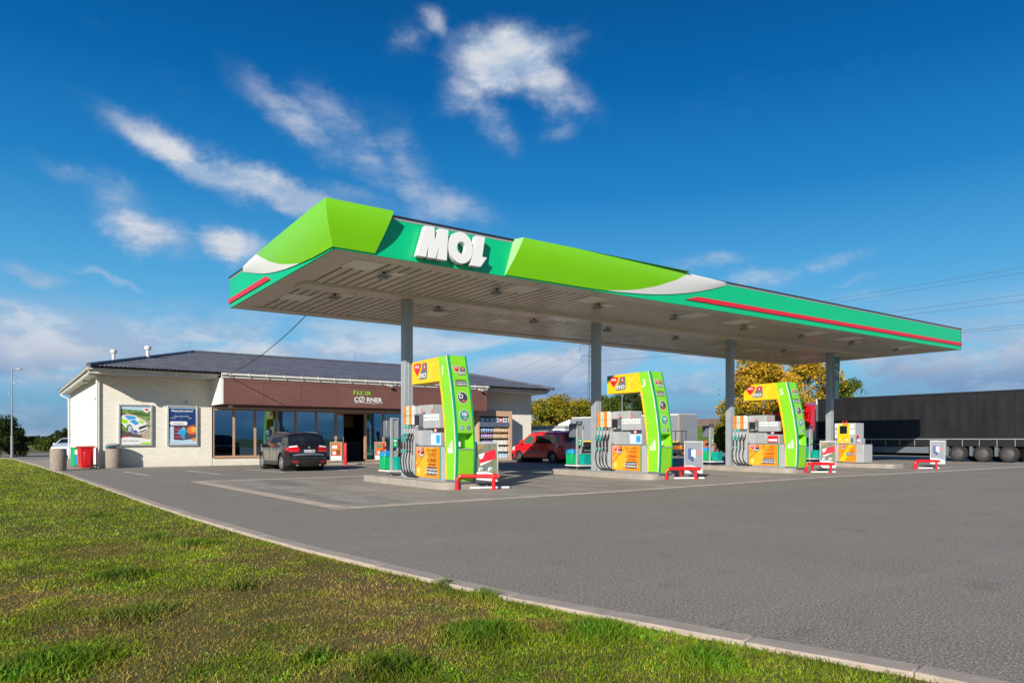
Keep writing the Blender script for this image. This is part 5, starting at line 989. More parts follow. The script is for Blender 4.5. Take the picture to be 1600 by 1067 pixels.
mb = MB(); T = FR((-2.345, 0, .87), (0, -1, 0), (.06, 0, 1)); mb.rect(T, -.26, .26, -.055, .055, .004, 'wht2'); mb.rect(T, -.26, -.215, -.055, .055, .006, mat('plate_blue', (.01, .06, .45), .4)); mb.text(T, '1AV3 4882', .025, 0, .075, 'dark', w=.01); mb.build('number_plate', c.t, smooth=False)
mb = MB(); mb.disc(FR((-2.31, 0, 1.03), (0, -1, 0), (.1, 0, 1)), 0, 0, .045, .045, .02, 'rim'); mb.text(FR((-2.24, -.62, 1.06), (.1, -1, 0), (.1, 0, 1)), 'xDrive', 0, 0, .045, 'wht2', w=.05); mb.build('badge', c.t, smooth=False)
mb = MB(); mb.box(-2.0, -1.9, -.7, .7, 1.60, 1.63, 'spaint'); mb.build('rear_spoiler', c.t, bevel=.01)
for s_ in (-.5, .5): mb = MB(); mb.cyl((-2.1, s_, .27), (-2.3, s_, .27), .04, .04, 'rim'); mb.build('exhaust', c.t)
c.wheels('rim', 7)

# red van-based car, seen from its left-front side, nose to the left and away
pr = [(2.10, .24), (2.20, .38), (2.19, .62), (2.08, .78), (1.95, .90), (1.35, 1.09), (.62, 1.62), (.35, 1.74), (-.4, 1.79), (-1.7, 1.79), (-2.0, 1.74), (-2.12, 1.35), (-2.17, .95), (-2.22, .55), (-2.20, .30)]
c = Car('parked_van', 'bright red small van with roof bars parked at the right end of the shop', 'van', (26.25, 33.3, 0), R(97), pr, 4.42, 1.80, 1.80, 1.08, 2.75, .325, 'rpaint', .25, .13)
for sd in (1, -1):
    c.side([(.10, 1.12), (1.12, 1.12), (.55, 1.56), (.18, 1.58)], mat('door_glass', (.05, .13, .10), .05, spec=1), 'side_window', sd); c.side([(-1.9, 1.13), (-.02, 1.13), (-.02, 1.60), (-1.8, 1.58)], 'carglass', 'side_window', sd)
    seam(c, (.05, 1.15, -.95), .32, 1.08, sd, c.body); c.side([(-.98, .60), (1.06, .60), (1.06, .66), (-.98, .66)], 'cabd', 'rubbing_strip', sd, .016)
    c.side([(-1.0, .25), (1.0, .25), (1.0, .31), (-1.0, .31)], 'blackp', 'sill_trim', sd, .01)
    mb = MB(); mb.box(1.0, 1.14, min(sd * .90, sd * 1.10), max(sd * .90, sd * 1.10), 1.08, 1.30, 'rpaint'); mb.build('wing_mirror', c.t, bevel=.03)
    mb = MB(); mb.tube([(.45, sd * .70, 1.74), (.3, sd * .70, 1.84), (-1.8, sd * .70, 1.86), (-1.95, sd * .7, 1.78)], .024, 'alu', 6); mb.build('roof_rail', c.t)
    for xx in (.25, -.7): mb = MB(); mb.box(xx, xx + .17, sd * .905 - .012, sd * .905 + .012, .93, .96, 'rpaint'); mb.build('door_handle', c.t)
    c.side([(1.82, .72), (2.10, .72), (2.02, .90), (1.78, .98)], 'lampc', 'headlight', sd, .01); c.side([(-2.17, .85), (-2.03, .85), (-2.0, 1.35), (-2.10, 1.35)], 'tail', 'tail_light', sd, .01)
    c.side([(1.95, .25), (2.16, .30), (2.14, .55), (1.9, .5)], 'blackp', 'bumper_corner', sd, .012)
c.strip(c.idx(1.32, 1.12), c.idx(.68, 1.59), -.9, .9, 'carglass', 'windscreen', .008); c.strip(c.idx(-2.03, 1.68), c.idx(-2.14, 1.15), -.8, .8, 'carglass', 'rear_window', .008); c.strip(c.idx(2.14, .30), c.idx(2.19, .55), -.95, .95, 'blackp', 'front_bumper', .01)
mb = MB(); T = FR((-1.75, .93, .95), (-1, 0, 0), (0, 0, 1)); mb.rect(T, -.12, .12, -.07, .07, .01, 'wht2'); mb.rect(T, -.10, -.02, -.05, .05, .013, 'redm'); mb.build('sticker', c.t, smooth=False)
for xx in (.0, -1.2): mb = MB(); mb.tube([(xx, -.72, 1.85), (xx, .72, 1.85)], .022, 'cabd', 6); mb.build('roof_bar', c.t)
c.wheels('rimd', 0)

def hatch(name, label, loc, rz, paint, rim_, sp__):
    pr = [(1.98, .24), (2.08, .38), (2.05, .62), (1.9, .78), (1.15, .96), (.85, 1.02), (.15, 1.40), (-.2, 1.46), (-1.1, 1.44), (-1.6, 1.3), (-1.95, .98), (-2.05, .7), (-2.07, .4), (-2.0, .28)]
    c = Car(name, label, 'car', loc, rz, pr, 4.15, 1.74, 1.47, .92, 2.55, .31, paint, .22)
    for sd in (1, -1):
        c.side([(-.1, .96), (.88, .97), (.20, 1.34), (-.05, 1.38)], 'carglass', 'side_window', sd); c.side([(-1.1, .97), (-.15, .96), (-.12, 1.38), (-.95, 1.37)], 'carglass', 'side_window', sd); seam(c, (-.12, .95), .3, .93, sd, c.body)
        mb = MB(); mb.box(.66, .80, min(sd * .86, sd * 1.04), max(sd * .86, sd * 1.04), .95, 1.08, paint); mb.build('wing_mirror', c.t, bevel=.03)
        c.side([(1.6, .62), (1.98, .62), (1.9, .78), (1.6, .84)], 'lampc', 'headlight', sd, .01); c.side([(-2.03, .72), (-1.75, .74), (-1.8, .92), (-1.96, .92)], 'tail', 'tail_light', sd, .01)
    c.strip(c.idx(.83, 1.04), c.idx(.22, 1.38), -.88, .88, 'carglass', 'windscreen', .008); c.strip(c.idx(-1.55, 1.3), c.idx(-1.9, 1.02), -.8, .8, 'carglass', 'rear_window', .008); c.wheels(rim_, sp__); return c
hatch('parked_car', 'white car half hidden behind the open stone bin at the left end of the shop', (4.3, 63.5, 0), R(-112), 'wpaint', 'rim', 5)
hatch('parked_car', 'dark blue car showing its front wheel between the second and third pumps', (*at(1262, 685, 66).xy, 0), R(185), 'npaint', 'rim', 5)

# lorries
def tyre_pair(t, x, y, r, sd): wheel(t, x, y, r, .30, sd, 'rimd', 0)
t = thing('articulated_lorry', 'lorry with a long black curtain trailer and red cab, filling the right background', 'lorry', (48.85, 29.0, 0), R(90)); t.scale = (1, 1, 1.035); HY = 1.25
# local x forward (+Y), y left (towards the camera side, -X)
mb = MB()
def cur(u, v):
    x = lerp(-13.5, -.12, u); z = lerp(1.38, 4.0, v); rib = .007 * math.sin(x * 9.1) * math.sin(v * 2.6) + .006 * math.sin(x * 3.3 + v * 2); return Vector((x, HY + rib * math.sin(v * math.pi), z))
mb.grid(cur, 160, 10, mat('curtain_black', (.008, .008, .010), .6, var=.3, vscale=.6, dirt=.03)); mb.box(-13.6, 0, -HY, HY - .03, 1.32, 4.02, MATS['curtain_black']); mb.box(-13.6, 0, HY - .03, HY + .03, 4.0, 4.10, 'black'); bd = mb.build('trailer_box', t, ang=60)
mb = MB()
for k in range(14): mb.box(-13.4 + k, -13.36 + k, HY + .02, HY + .035, 1.42, 4.0, 'blackp')
mb.build('curtain_strap', bd)
mb = MB(); mb.box(-13.6, 0, HY - .02, HY + .045, 1.31, 1.36, 'grey'); mb.build('side_rail', t)
mb = MB(); mb.box(-.06, .0, HY - .3, HY + .05, 3.72, 4.12, 'wht2'); mb.box(-1.2, -.85, HY + .05, HY + .07, 3.70, 3.76, 'wht2'); mb.box(-1.2 + .3, -.85, HY + .05, HY + .07, 3.4, 3.7, 'wht2'); mb.box(-.1, .02, HY - .05, HY + .06, 1.3, 3.7, 'cabd'); mb.build('corner_marker', t, smooth=False)
mb = MB(); mb.box(-13.5, -.3, -.45, .45, .95, 1.28, 'black'); mb.box(-7.6, -3.3, HY - .12, HY - .04, .78, .86, 'cabd'); mb.box(-7.6, -2.0, HY - .10, HY - .02, .48, .80, 'cabd'); mb.box(-13.4, -.5, -HY, -HY + .1, .25, 1.3, 'black'); mb.box(-5.5, -2.2, -.9, .9, .35, .95, 'black')  # black far-side panel and box added to stand in for shade under the trailer
for x in (-7.5, -5.5, -3.6): mb.box(x, x + .08, HY - .14, HY - .05, .5, 1.3, 'cabd')
mb.build('chassis', t, smooth=False)
mb = MB(); mb.box(-13.5, -.5, HY - .04, HY + .0, .92, 1.28, 'black'); sk = mb.build('side_skirt', t, smooth=False)
mb = MB()
for k in range(14): mb.box(-13.3 + k * .93, -13.27 + k * .93, HY + .001, HY + .02, .92, 1.30, 'grey')
mb.build('skirt_bracket', sk, smooth=False)
for x in (-9.3, -10.65, -12.0):
    tyre_pair(t, x, HY - .18, .50, 1); tyre_pair(t, x, -HY + .18, .50, -1)
    mb = MB(); mb.box(x + .56, x + .72, HY - .35, HY - .05, .35, .92, 'cabd', Matrix.Identity(4)); mb.build('mudflap', t)
mb = MB(); mb.box(-.2, .25, -1.05, 1.05, 1.0, 1.25, 'black'); mb.box(1.1, 6.4, -.5, .5, .7, 1.0, 'black'); mb.build('tractor_chassis', t)
tyre_pair(t, .3, HY - .18, .5, 1); tyre_pair(t, .3, -HY + .18, .5, -1); tyre_pair(t, 4.3, HY - .18, .5, 1); tyre_pair(t, 4.3, -HY + .18, .5, -1)
mb = MB(); mb.poly(FR((0, -1.22, 0), (1, 0, 0), (0, 0, 1)), [(1.0, 1.2), (3.6, .55), (5.2, .5), (5.25, 1.3), (5.05, 2.9), (4.3, 3.6), (1.0, 3.72)][::1], -2.44, 0, 'rpaint'); cb = mb.build('cab', t, bevel=.06)
mb = MB(); mb.poly(FR((0, -.95, 0), (1, 0, 0), (0, 0, 1)), [(1.0, 3.7), (4.3, 3.6), (3.4, 3.95), (1.6, 4.02)], -1.9, 0, 'rpaint'); mb.build('wind_deflector', cb, bevel=.05)
for q in (1.12, -1.2): mb = MB(); mb.box(.62, 1.0, q, q + .08, 1.2, 3.6, 'rpaint'); mb.build('side_fairing', cb)
mb = MB(); mb.poly(FR((0, 1.226, 0), (1, 0, 0), (0, 0, 1)), [(3.5, 2.0), (4.95, 1.9), (4.9, 2.8), (3.5, 2.9)], -.01, .01, 'carglass'); mb.build('side_window', cb); mb = MB(); mb.box(5.16, 5.2, -1.1, 1.1, 1.9, 2.8, 'carglass'); mb.build('windscreen', cb)
mb = MB(); mb.box(1.5, 3.2, .95, 1.24, .5, 1.1, 'alu'); mb.build('fuel_tank', t, bevel=.08)
# grey lorry further back
gp = at(1058, 690, 61); t = thing('box_lorry', 'parked lorry with a long pale grey box and white roof edge behind the second pump', 'lorry', (gp.x + 1.3, gp.y, 0), R(92))
mb = MB(); mb.box(0, 13.4, -1.25, 1.25, 1.15, 3.42, mat('curtain_grey', (.24, .26, .29), .5, var=.06, vscale=1)); mb.build('trailer_box', t, smooth=False); mb = MB(); mb.box(-.02, 13.42, -1.28, 1.28, 3.422, 3.54, 'white'); mb.box(-.08, -.01, -1.27, 1.1, .9, 3.5, MATS['curtain_grey']); mb.box(-.08, -.01, 1.101, 1.27, .9, 3.5, mat('tan_door', (.50, .36, .22), .6)); mb.box(-.02, 13.42, 1.26, 1.30, 1.08, 1.20, 'yellow'); mb.build('roof_edge', t, smooth=False)
mb = MB(); mb.box(.2, 13.2, -1.1, 1.1, .62, 1.13, 'black'); mb.box(3, 9, 1.12, 1.2, .45, 1.02, 'cabd'); mb.build('chassis', t, smooth=False)
for x in (1.2, 2.5, 3.8, 12.4): tyre_pair(t, x, 1.05, .5, 1); tyre_pair(t, x, -1.05, .5, -1)
mb = MB(); mb.poly(FR((0, -1.2, 0), (1, 0, 0), (0, 0, 1)), [(13.9, .6), (15.9, .6), (15.9, 2.0), (15.6, 2.9), (14.9, 3.1), (13.9, 3.35)], -2.4, 0, 'white'); cb = mb.build('cab', t, bevel=.05); mb = MB(); mb.box(14.6, 15.6, 1.201, 1.22, 1.8, 2.6, 'carglass'); mb.build('side_window', cb); mb = MB(); mb.box(13.45, 13.85, -.6, 1.0, 2.3, 3.3, 'cabd'); mb.build('exhaust_stack', cb)
wp = at(897, 690, 52); t = thing('flat_white_trailer', 'low white trailer with grey top edge showing above the red van\'s roof', 'trailer', (wp.x, wp.y, 0), R(100))
mb = MB(); mb.box(0, 7.5, -1.1, 1.1, .8, 2.12, 'wpaint'); mb.build('trailer_box', t, bevel=.04); mb = MB(); mb.box(-.05, 7.55, -1.15, 1.15, 2.122, 2.34, 'grey'); mb.build('cover', t, bevel=.05)
for x in (3.2, 4.2): tyre_pair(t, x, .95, .38, 1); tyre_pair(t, x, -.95, .38, -1)
wp = at(1098, 690, 75); t = thing('storage_hut', 'low brown brick hut and wall beyond the forecourt right of the middle arch', 'hut', (wp.x, wp.y, 0), R(0)); mb = MB(); mb.box(-3, 12, 0, .4, 0, 1.15, 'conc'); mb.build('wall', t); mb = MB(); mb.box(0, 1.5, -.6, -.02, 0, 1.2, 'terra'); mb.build('door', t)
wp = at(1059, 700, 58); t = thing('forklift', 'small dark forklift with an orange box behind the middle arch', 'forklift', (wp.x, wp.y, 0), R(20)); mb = MB(); mb.box(-.5, .9, -.5, .5, .2, 1.0, 'blackp'); mb.box(-.5, .2, -.52, .52, .5, .9, 'amber'); mb.build('body', t, bevel=.05)
mb = MB()
for a in (-.45, .45):
    for b in (-.45, .45): mb.cyl((a + .2, b, 1.0), (a + .2, b, 2.0), .03, .03, 'blackp', 6)
mb.box(-.35, .75, -.5, .5, 2.0, 2.05, 'blackp'); mb.build('cage', t)
for a in (-.3, .6):
    for b in (-1, 1): wheel(t, a, b * .5, .24, .18, b, 'amber', 0)

# ------------------------------------------------------------------ lamp posts, pylons, wires
def lamp(label, p, h, arm, rz):
    t = thing('street_lamp', label, 'street lamp', (p.x, p.y, 0), rz, 'tall street lamps beyond the yard'); mb = MB(); mb.cyl((0, 0, 0), (0, 0, 1.6), .085, .08, 'pole'); mb.cyl((0, 0, 1.6), (0, 0, h), .055, .035, 'pole'); mb.build('pole', t)
    mb = MB(); mb.tube([(0, 0, h - .05), (arm, 0, h + .05)], .03, 'pole', 6); mb.build('arm', t); mb = MB(); mb.box(arm - .05, arm + .35, -.10, .10, h + .0, h + .08, 'alu'); mb.build('lamp_head', t, bevel=.03)
lamp('tallest-looking street lamp, beside the dark bush at the left edge', at(18.5, 700, 50.5), 6.3, .3, R(-30)); lamp('middle street lamp of the three at the left edge', at(15.5, 700, 80), 7.6, .3, R(-30)); lamp('smallest and farthest street lamp at the left edge', at(8.5, 700, 98), 7.6, .3, R(-30))
lamp('street lamp whose head shows just above the arm of the middle arch', at(972, 700, 72), 7.9, .2, R(120))
PT = at(923, 685, 225)
def pylon(label, p):
    t = thing('lattice_pylon', label, 'pylon', (p.x, p.y, 0), ANG + R(60), 'lattice pylons'); mb = MB(); hs = [0, 5, 10, 14, 18, 21.5, 25, 28, 31, 33.5, 36]; w_ = lambda z: lerp(1.1, .4, min(1, z / 34))
    for a, b in zip(hs, hs[1:]):
        for k in range(4):
            cs = [(1, 1), (-1, 1), (-1, -1), (1, -1)]; c0, c1 = cs[k], cs[(k + 1) % 4]; q = lambda c_, z: (c_[0] * w_(z), c_[1] * w_(z), z)
            mb.tube([q(c0, a), q(c0, b)], .07, 'cabd', 4); mb.tube([q(c0, a), q(c1, b)], .045, 'cabd', 4); mb.tube([q(c1, a), q(c0, b)], .045, 'cabd', 4); mb.tube([q(c0, b), q(c1, b)], .045, 'cabd', 4)
    mb.build('tower', t)
    for z, L in ((34.5, 3.0), (31, 3.7), (27.6, 3.2)):
        mb = MB(); mb.tube([(-L, 0, z), (L, 0, z)], .07, 'cabd', 4); mb.tube([(-L, 0, z), (0, 0, z + 1.1), (L, 0, z)], .05, 'cabd', 4); ar = mb.build('crossarm', t)
        for s_ in (-1, 1): mb = MB(); mb.cyl((s_ * L, 0, z - 1.9), (s_ * L, 0, z), .10, .10, 'cabd', 6); mb.build('insulator', ar)
    return t
pylon('lattice pylon standing far behind the second canopy column', PT)
Rw = Matrix.Rotation(ANG + R(60), 4, 'Z')
for k, (z, L, v) in enumerate(((34.5, 3, 441), (34.5, -3, 452), (31, 3.7, 485), (31, -3.7, 497), (27.6, 3.2, 535), (27.6, -3.2, 540))):
    a = PT + Rw @ Vector((L, 0, 0)); a.z = z - 1.9; e = at(1600, v, 100); b = a + (e - a) * 1.35; b.z = e.z + (e.z - a.z) * .1 + 1.0
    mb = MB(); mb.tube([a.lerp(b, t_) - Vector((0, 0, 1.0 * 4 * t_ * (1 - t_) * .4)) for t_ in [i / 24 for i in range(25)]], .026, 'cabd', 5)
    tag(mb.build('power_line'), ['highest power line at the right edge of the sky', 'second highest power line at the right edge', 'third highest power line at the right edge', 'fourth highest power line at the right edge', 'second lowest power line at the right edge', 'lowest power line, just above the lorry at the right edge'][k], 'power line', 'power lines from the pylon')
    e2 = at(640 + 20 * k, 612 + 9 * k, 380); mb = MB(); mb.tube([a.lerp(e2, t_) - Vector((0, 0, 5 * 4 * t_ * (1 - t_))) for t_ in [i / 16 for i in range(17)]], .026, 'cabd', 5)
    tag(mb.build('power_line'), 'thin power line running left from the pylon over the shop roof', 'power line', 'power lines left of the pylon')

# ------------------------------------------------------------------ trees and bushes
def leafmat(name, cols):
    m = bpy.data.materials.new(name); m.use_nodes = True; t = NT(m.node_tree); b = t.n['Principled BSDF']
    g = t.new('ShaderNodeNewGeometry'); oc = t.new('ShaderNodeTexCoord').outputs['Object']; n = t.noise(oc, .55, 3, .6)
    f_ = t.math('ADD', t.math('MULTIPLY', g.outputs['Random Per Island'], .55), t.math('MULTIPLY', t.mr(n, .3, .7), .55))
    c = t.ramp(f_, [(i / (len(cols) - 1), q) for i, q in enumerate(cols)]); t.l.new(c, b.inputs[0]); b.inputs['Roughness'].default_value = .6; b.inputs['Specular IOR Level'].default_value = .2
    tr = t.new('ShaderNodeBsdfTranslucent', inp={0: c}); mx = t.new('ShaderNodeMixShader', inp={0: .28, 1: b.outputs[0], 2: tr.outputs[0]}); t.l.new(mx.outputs[0], t.n['Material Output'].inputs[0]); MATS[name] = m; return m
LM = dict(gold=leafmat('leaf_gold', [(.08, .085, .008), (.26, .21, .015), (.58, .36, .02), (.72, .42, .06)]), olive=leafmat('leaf_olive', [(.04, .065, .008), (.11, .14, .012), (.32, .27, .02), (.48, .32, .03)]), dark=leafmat('leaf_dark', [(.010, .020, .006), (.025, .045, .010), (.055, .075, .014), (.10, .08, .02)]), green=leafmat('leaf_green', [(.02, .045, .008), (.05, .09, .012), (.11, .16, .02), (.20, .20, .03)]))
def tree(name, label, cat, p, h, w_, lm, n, ls, trunk=.28, group=None, seed=1, rough=.5, zmin=None, upright=False):
    rg = np.random.default_rng(seed); rr = random.Random(seed); t = thing(name, label, cat, (p.x, p.y, 0), 0, group); mb = MB()
    zb = h * trunk; tips = []; bark = mat('bark', (.10, .08, .06), .9, var=.3)
    mb.tube([(0, 0, -.1), (.05 * h * rr.uniform(-1, 1) * .3, 0, zb), (0, .02 * h, h * .62)], [h * .024, h * .018, h * .006], bark, 8)
    nl = max(12, int(26 * rough * 1.6)); 
    for k in range(nl):
        a = rr.random() * 2 * math.pi; e = rr.random() ** .8; rad = w_ / 2 * math.sqrt(max(.05, 1 - (2 * e - .85) ** 2 / 1.45)) * rr.uniform(.45, .92); z = lerp(zb * .9 + .08 * h, h * .93, e); q = Vector((rad * math.cos(a), rad * math.sin(a), z))
        tips.append((q, rr.uniform(.13, .24) * w_)); s = Vector((0, 0, lerp(zb * .8, h * .5, e))); mb.tube([s, s.lerp(q, .5) + Vector((0, 0, .04 * h)), q], [h * .007, h * .004, h * .0015], bark, 5)
    mb.build('trunk', t)
    m_ = n // len(tips); cs = []
    for q, r in tips:
        d = rg.normal(size=(m_, 3)); d /= np.linalg.norm(d, axis=1)[:, None]; rad = r * (rg.random(m_) ** .45)[:, None]; c_ = d * rad * np.array([1, 1, .8]) + np.array(q); cs.append(c_)
    c_ = np.concatenate(cs); ex = np.clip(rg.normal(size=(len(c_) // 9, 3)), -1.9, 1.9) * np.array([w_ * .19, w_ * .19, h * .17]) + np.array([0, 0, lerp(zb, h, .5)]); c_ = np.concatenate([c_, ex]); c_ = c_[c_[:, 2] > (zmin if zmin is not None else zb * .5)]
    N = len(c_); nr = rg.normal(size=(N, 3)); nr[:, 2] += .3; nr /= np.linalg.norm(nr, axis=1)[:, None]; a = np.cross(nr, rg.normal(size=(N, 3))); a /= np.linalg.norm(a, axis=1)[:, None]; b = np.cross(nr, a); s = (ls * rg.uniform(.5, 1.25, N))[:, None]
    v = np.stack([c_ - a * s * .5, c_ + b * s * .32 + nr * s * .08, c_ + a * s * .6, c_ - b * s * .32 + nr * s * .08], 1).reshape(-1, 3)
    me = bpy.data.meshes.new('crown'); me.vertices.add(4 * N); me.vertices.foreach_set('co', v.ravel()); me.loops.add(4 * N); me.loops.foreach_set('vertex_index', np.arange(4 * N)); me.polygons.add(N); me.polygons.foreach_set('loop_start', np.arange(0, 4 * N, 4)); me.polygons.foreach_set('loop_total', np.full(N, 4)); me.materials.append(LM[lm]); me.update(); me.validate()
    o = bpy.data.objects.new('crown', me); COL.objects.link(o); o.parent = t; return t
GT = 'trees beyond the forecourt'
tree('autumn_tree', 'big golden-yellow autumn tree behind the farthest arch', 'tree', at(1184, 690, 51.5), 7.4, 5.4, 'gold', 17000, .20, .05, GT, 3, zmin=.5)
tree('autumn_tree', 'paler golden tree behind the fourth canopy column', 'tree', at(1262, 690, 70), 9.4, 6.8, 'gold', 14000, .27, .10, GT, 5, zmin=1)
tree('bushy_tree', 'dark green and yellow low tree left of the third canopy column', 'tree', at(1143, 690, 50), 3.9, 2.6, 'olive', 9000, .18, .03, GT, 8, zmin=.2)
tree('bushy_tree', 'small green and yellow treetop peeking over the black trailer', 'tree', at(1330, 690, 72), 7.4, 4.2, 'green', 7000, .26, .2, GT, 9)
for k, (u, d, h, w_, lm, lb) in enumerate(((845, 88, 5.9, 6.5, 'olive', 'olive-yellow bushy tree just right of the shop wall'), (873, 90, 6.6, 6.0, 'olive', 'tallest olive-yellow tree above the red van'), (904, 92, 6.4, 5.6, 'olive', 'rightmost olive-yellow tree above the red van, near the second column'), (950, 94, 7.2, 5.5, 'green', 'green tree right beside the second canopy column'), (985, 96, 7.6, 6.4, 'dark', 'darker green tree seen through the middle arch'), (1008, 94, 5.6, 4.5, 'green', 'small green tree under the arm of the middle arch'))):
    tree('bushy_tree', lb, 'tree', at(u, 690, d), h, w_, lm, 7000, .30, .08, GT, 20 + k, zmin=.4)
bp_ = at(2, 690, 55); tree('dark_bush', 'big dark bush at the left edge beside the nearest street lamp', 'bush', bp_, 2.9, 3.4, 'dark', 14000, .16, .03, 'bushes at the left edge', 31, zmin=0)
tree('dark_bush', 'rounded dark bush spilling in at the very left edge, lower right lobe', 'bush', at(22, 690, 57), 1.9, 1.7, 'dark', 6000, .15, .03, 'bushes at the left edge', 32, zmin=0)
for k, (u, d, h, w_, lm) in enumerate(((44, 150, 2.0, 3, 'dark'), (52, 152, 1.6, 3, 'green'), (62, 152, 1.9, 2.4, 'dark'), (80, 148, 1.9, 3, 'dark'), (88, 150, 2.5, 3, 'green'), (98, 146, 3.6, 3.4, 'dark'), (36, 150, 1.6, 3, 'dark'), (106, 148, 2.8, 3, 'dark'))):
    tree('hedge_tree', ['dark low tree in the far row, near the dark bush', 'green low tree, second in the far row', 'dark tree in the middle of the far row', 'dark tree in the far row behind the small green bush', 'green tree in the far row near the shop', 'tallest dark tree in the far row, beside the shop\'s rear corner', 'leftmost low tree in the far row', 'dark tree at the right end of the far row, behind the shop corner'][k], 'tree', at(u, 690, d), h, w_, lm, 2600, .26, .05, 'row of trees far to the left', 50 + k, zmin=0)
tree('green_bush', 'small green bush beyond the road left of the shop', 'bush', at(73, 690, 84), 1.45, 2.6, 'green', 5000, .18, .03, 'bushes beyond the road', 41, zmin=0)
tree('green_bush', 'small dark bush above the white car left of the shop', 'bush', at(97, 690, 92), 1.6, 2, 'dark', 4000, .2, .03, 'bushes beyond the road', 42, zmin=0)

# ------------------------------------------------------------------ grass
gm = bpy.data.materials.new('grass_blade'); gm.use_nodes = True; t = NT(gm.node_tree); b = t.n['Principled BSDF']; at_ = t.new('ShaderNodeAttribute', attribute_name='tone'); b.inputs['Roughness'].default_value = .55; b.inputs['Specular IOR Level'].default_value = .25
t.l.new(at_.outputs['Color'], b.inputs[0]); tr = t.new('ShaderNodeBsdfTranslucent', inp={0: at_.outputs['Color']}); mx = t.new('ShaderNodeMixShader', inp={0: .35, 1: b.outputs[0], 2: tr.outputs[0]}); t.l.new(mx.outputs[0], t.n['Material Output'].inputs[0])
rg = np.random.default_rng(11)
def vnoise(x, y, s, seed):
    r_ = np.random.default_rng(seed); G_ = r_.random((64, 64)); xs, ys = (x / s) % 64, (y / s) % 64; i, j = xs.astype(int), ys.astype(int); fx, fy_ = xs - i, ys - j; fx = fx * fx * (3 - 2 * fx); fy_ = fy_ * fy_ * (3 - 2 * fy_); i2, j2 = (i + 1) % 64, (j + 1) % 64
    return (G_[i, j] * (1 - fx) + G_[i2, j] * fx) * (1 - fy_) + (G_[i, j2] * (1 - fx) + G_[i2, j2] * fx) * fy_
ky = np.array(sorted([(b_, a_) for a_, b_ in KERB[:17]]))
def kxa(y): return np.interp(y, ky[:, 0], ky[:, 1])
def inview(x, y, m=1.08):
    r = x * SA - y * CA; w_ = x * CA + y * SA; return (w_ > 3.2) & (np.abs(r / np.maximum(w_, .1)) < .7177 * m + .05)
X_, Y_, S_ = [], [], []
for (d0_, d1_, dens_, sz) in ((3.2, 6.5, 8500, .9), (6.5, 10, 3800, 1.15), (10, 16, 1100, 1.7), (16, 27, 420, 2.5), (27, 64, 120, 4.0)):
    ar = 60 if d1_ < 12 else 30; xs0, xs1 = -min(22, d1_ * 1.25) - 2, 5; ys0, ys1 = -3, 62
    A_ = (xs1 - xs0) * (ys1 - ys0)
    N = int(A_ * dens_); CH = 4000000
    while N > 0:
        k = min(N, CH); N -= k; x = rg.uniform(xs0, xs1, k); y = rg.uniform(ys0, ys1, k); w_ = x * CA + y * SA; ok = (w_ >= d0_) & (w_ < d1_) & inview(x, y) & (x < kxa(y) - .07 + .05 * np.sin(y * 9) * np.sin(y * 2.3)); X_.append(x[ok]); Y_.append(y[ok]); S_.append(np.full(ok.sum(), sz))
x, y, sz = np.concatenate(X_), np.concatenate(Y_), np.concatenate(S_)
n1, n2, n3 = vnoise(x, y, 1.3, 1), vnoise(x, y, .33, 2), vnoise(x, y, 3.5, 3)
near = np.clip((12 - (x * CA + y * SA)) / 8, 0, 1)
dry = np.clip(.85 * n1 + .75 * n2 + .35 * n3 - .90, 0, 1) * (.45 + 1.7 * near)
keep = rg.random(len(x)) > np.clip(.06 + dry * .5, 0, .5); x, y, sz, n1, n2, n3, dry = [q[keep] for q in (x, y, sz, n1, n2, n3, dry)]
# tufts of longer, darker grass
tu = np.zeros(len(x))
spots = [(150, 808, .16), (300, 852, .26), (240, 842, .20), (190, 902, .28), (380, 918, .18), (215, 962, .26), (240, 955, .2), (745, 992, .30), (930, 992, .26), (770, 932, .16), (610, 1046, .20), (90, 1040, .28), (40, 1050, .3), (490, 1030, .12), (700, 915, .12), (1100, 1035, .2)]
for (u_, v_, r_) in spots:
    d = ray(u_, v_); k = -CAMH / d.z; px, py = d.x * k, d.y * k; q = np.hypot((x - px), (y - py)); tu = np.maximum(tu, np.clip(1.5 - q / r_, 0, 1))
edge = np.clip(1 - (kxa(y) - x) / .35, 0, 1) * (y < 7)
N = len(x); print('blades', N)
hgt = (.014 + .022 * rg.random(N)) * np.sqrt(sz) * (1 - .25 * np.clip(dry, 0, 1)) + tu * .10 * rg.random(N) + edge * .03 * rg.random(N); wid = (.0022 + .0022 * rg.random(N)) * sz * (1 + .5 * tu); wd_ = (vnoise(x, y, .18, 9) > .74) & (rg.random(N) < .35); wid = np.where(wd_, wid * 2.6, wid); hgt = np.where(wd_, hgt * .8, hgt)
an = rg.uniform(0, 2 * np.pi, N); lean = rg.uniform(.15, 1.0, N) * hgt * 1.2; ly = (rg.random(N) < .30) & (tu < .2); lean = np.where(ly, .028 * np.sqrt(sz), lean); hgt = np.where(ly, .006 + .012 * rg.random(N), hgt); la = rg.uniform(0, 2 * np.pi, N)
base = np.stack([x, y, np.full(N, .0)], 1); dx = np.stack([np.cos(an), np.sin(an), np.zeros(N)], 1) * wid[:, None]; ln = np.stack([np.cos(la), np.sin(la), np.zeros(N)], 1) * lean[:, None]; up = np.zeros((N, 3)); up[:, 2] = hgt
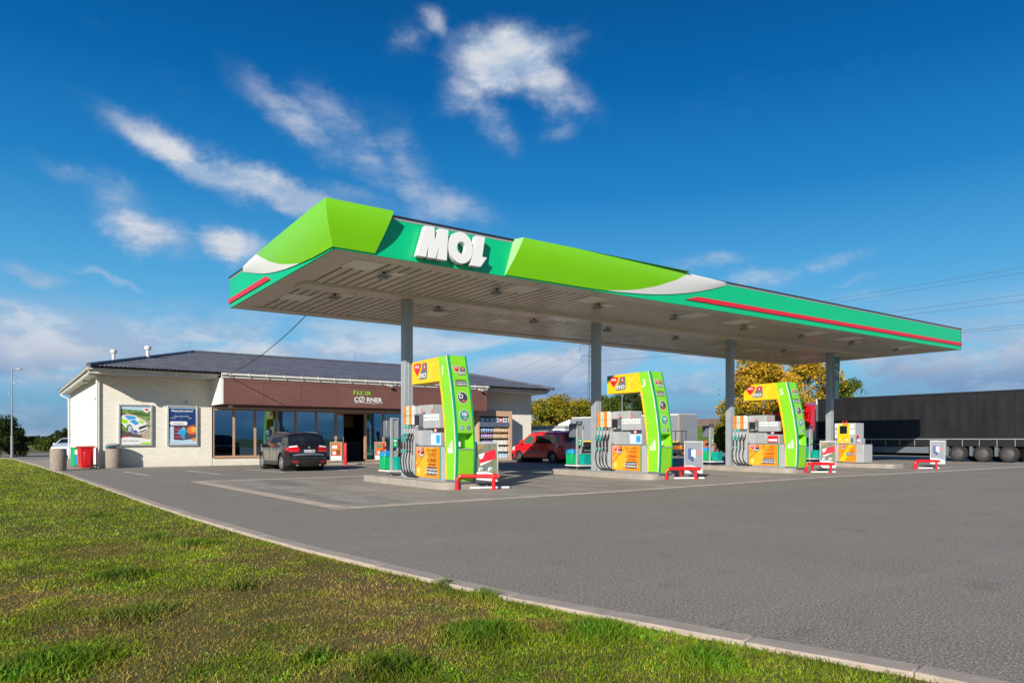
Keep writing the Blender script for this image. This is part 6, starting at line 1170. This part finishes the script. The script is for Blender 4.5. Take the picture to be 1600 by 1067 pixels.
P5 = np.stack([base - dx, base + dx, base + up * .6 + ln * .35 + dx * .7, base + up * .6 + ln * .35 - dx * .7, base + up + ln], 1).reshape(-1, 3)
fi = (np.arange(N)[:, None] * 5 + np.array([0, 1, 2, 3, 3, 2, 4])).ravel()
me = bpy.data.meshes.new('grass'); me.vertices.add(5 * N); me.vertices.foreach_set('co', P5.ravel()); me.loops.add(7 * N); me.loops.foreach_set('vertex_index', fi); me.polygons.add(2 * N)
ls_ = np.empty(2 * N, int); ls_[0::2] = np.arange(N) * 7; ls_[1::2] = np.arange(N) * 7 + 4; lt = np.empty(2 * N, int); lt[0::2] = 4; lt[1::2] = 3; me.polygons.foreach_set('loop_start', ls_); me.polygons.foreach_set('loop_total', lt)
gA, gB, gC, gD = np.array([.13, .25, .006]), np.array([.33, .38, .015]), np.array([.50, .34, .10]), np.array([.05, .16, .008])
r1 = rg.random(N)[:, None]; c_ = gA * (1 - r1) + gB * r1; yel = np.clip(n3 * 1.3 - .3, 0, 1)[:, None]; c_ = c_ * (1 - .5 * yel) + gB * .5 * yel; fr_ = np.clip(dry * 1.1 + (rg.random(N) < .16) * .5, 0, .8)[:, None]; bro = np.where(rg.random(N)[:, None] < .5, gC, np.array([.26, .13, .035])); c_ = c_ * (1 - fr_) + bro * fr_; c_ = c_ * (1 - .7 * tu[:, None]) + gD * .7 * tu[:, None]; e_ = (edge * .6)[:, None]; c_ = c_ * (1 - e_) + np.array([.13, .26, .012]) * e_; c_ = np.where(wd_[:, None], gD * 1.3 + .35 * c_, c_); c_ *= 1.1 * ((.5 + .9 * rg.random(N)) * (.62 + .62 * vnoise(x, y, .22, 12)) * (.8 + .4 * vnoise(x, y, .9, 13)))[:, None]
col = np.ones((N, 5, 4)); col[:, :, :3] = c_[:, None, :]
ca_ = me.color_attributes.new('tone', 'FLOAT_COLOR', 'POINT'); ca_.data.foreach_set('color', col.reshape(-1)); me.materials.append(gm); me.update()
go = bpy.data.objects.new('grass', me); COL.objects.link(go); tag(go, 'short patchy green and straw-coloured lawn grass with darker tufts', 'grass', kind='stuff')
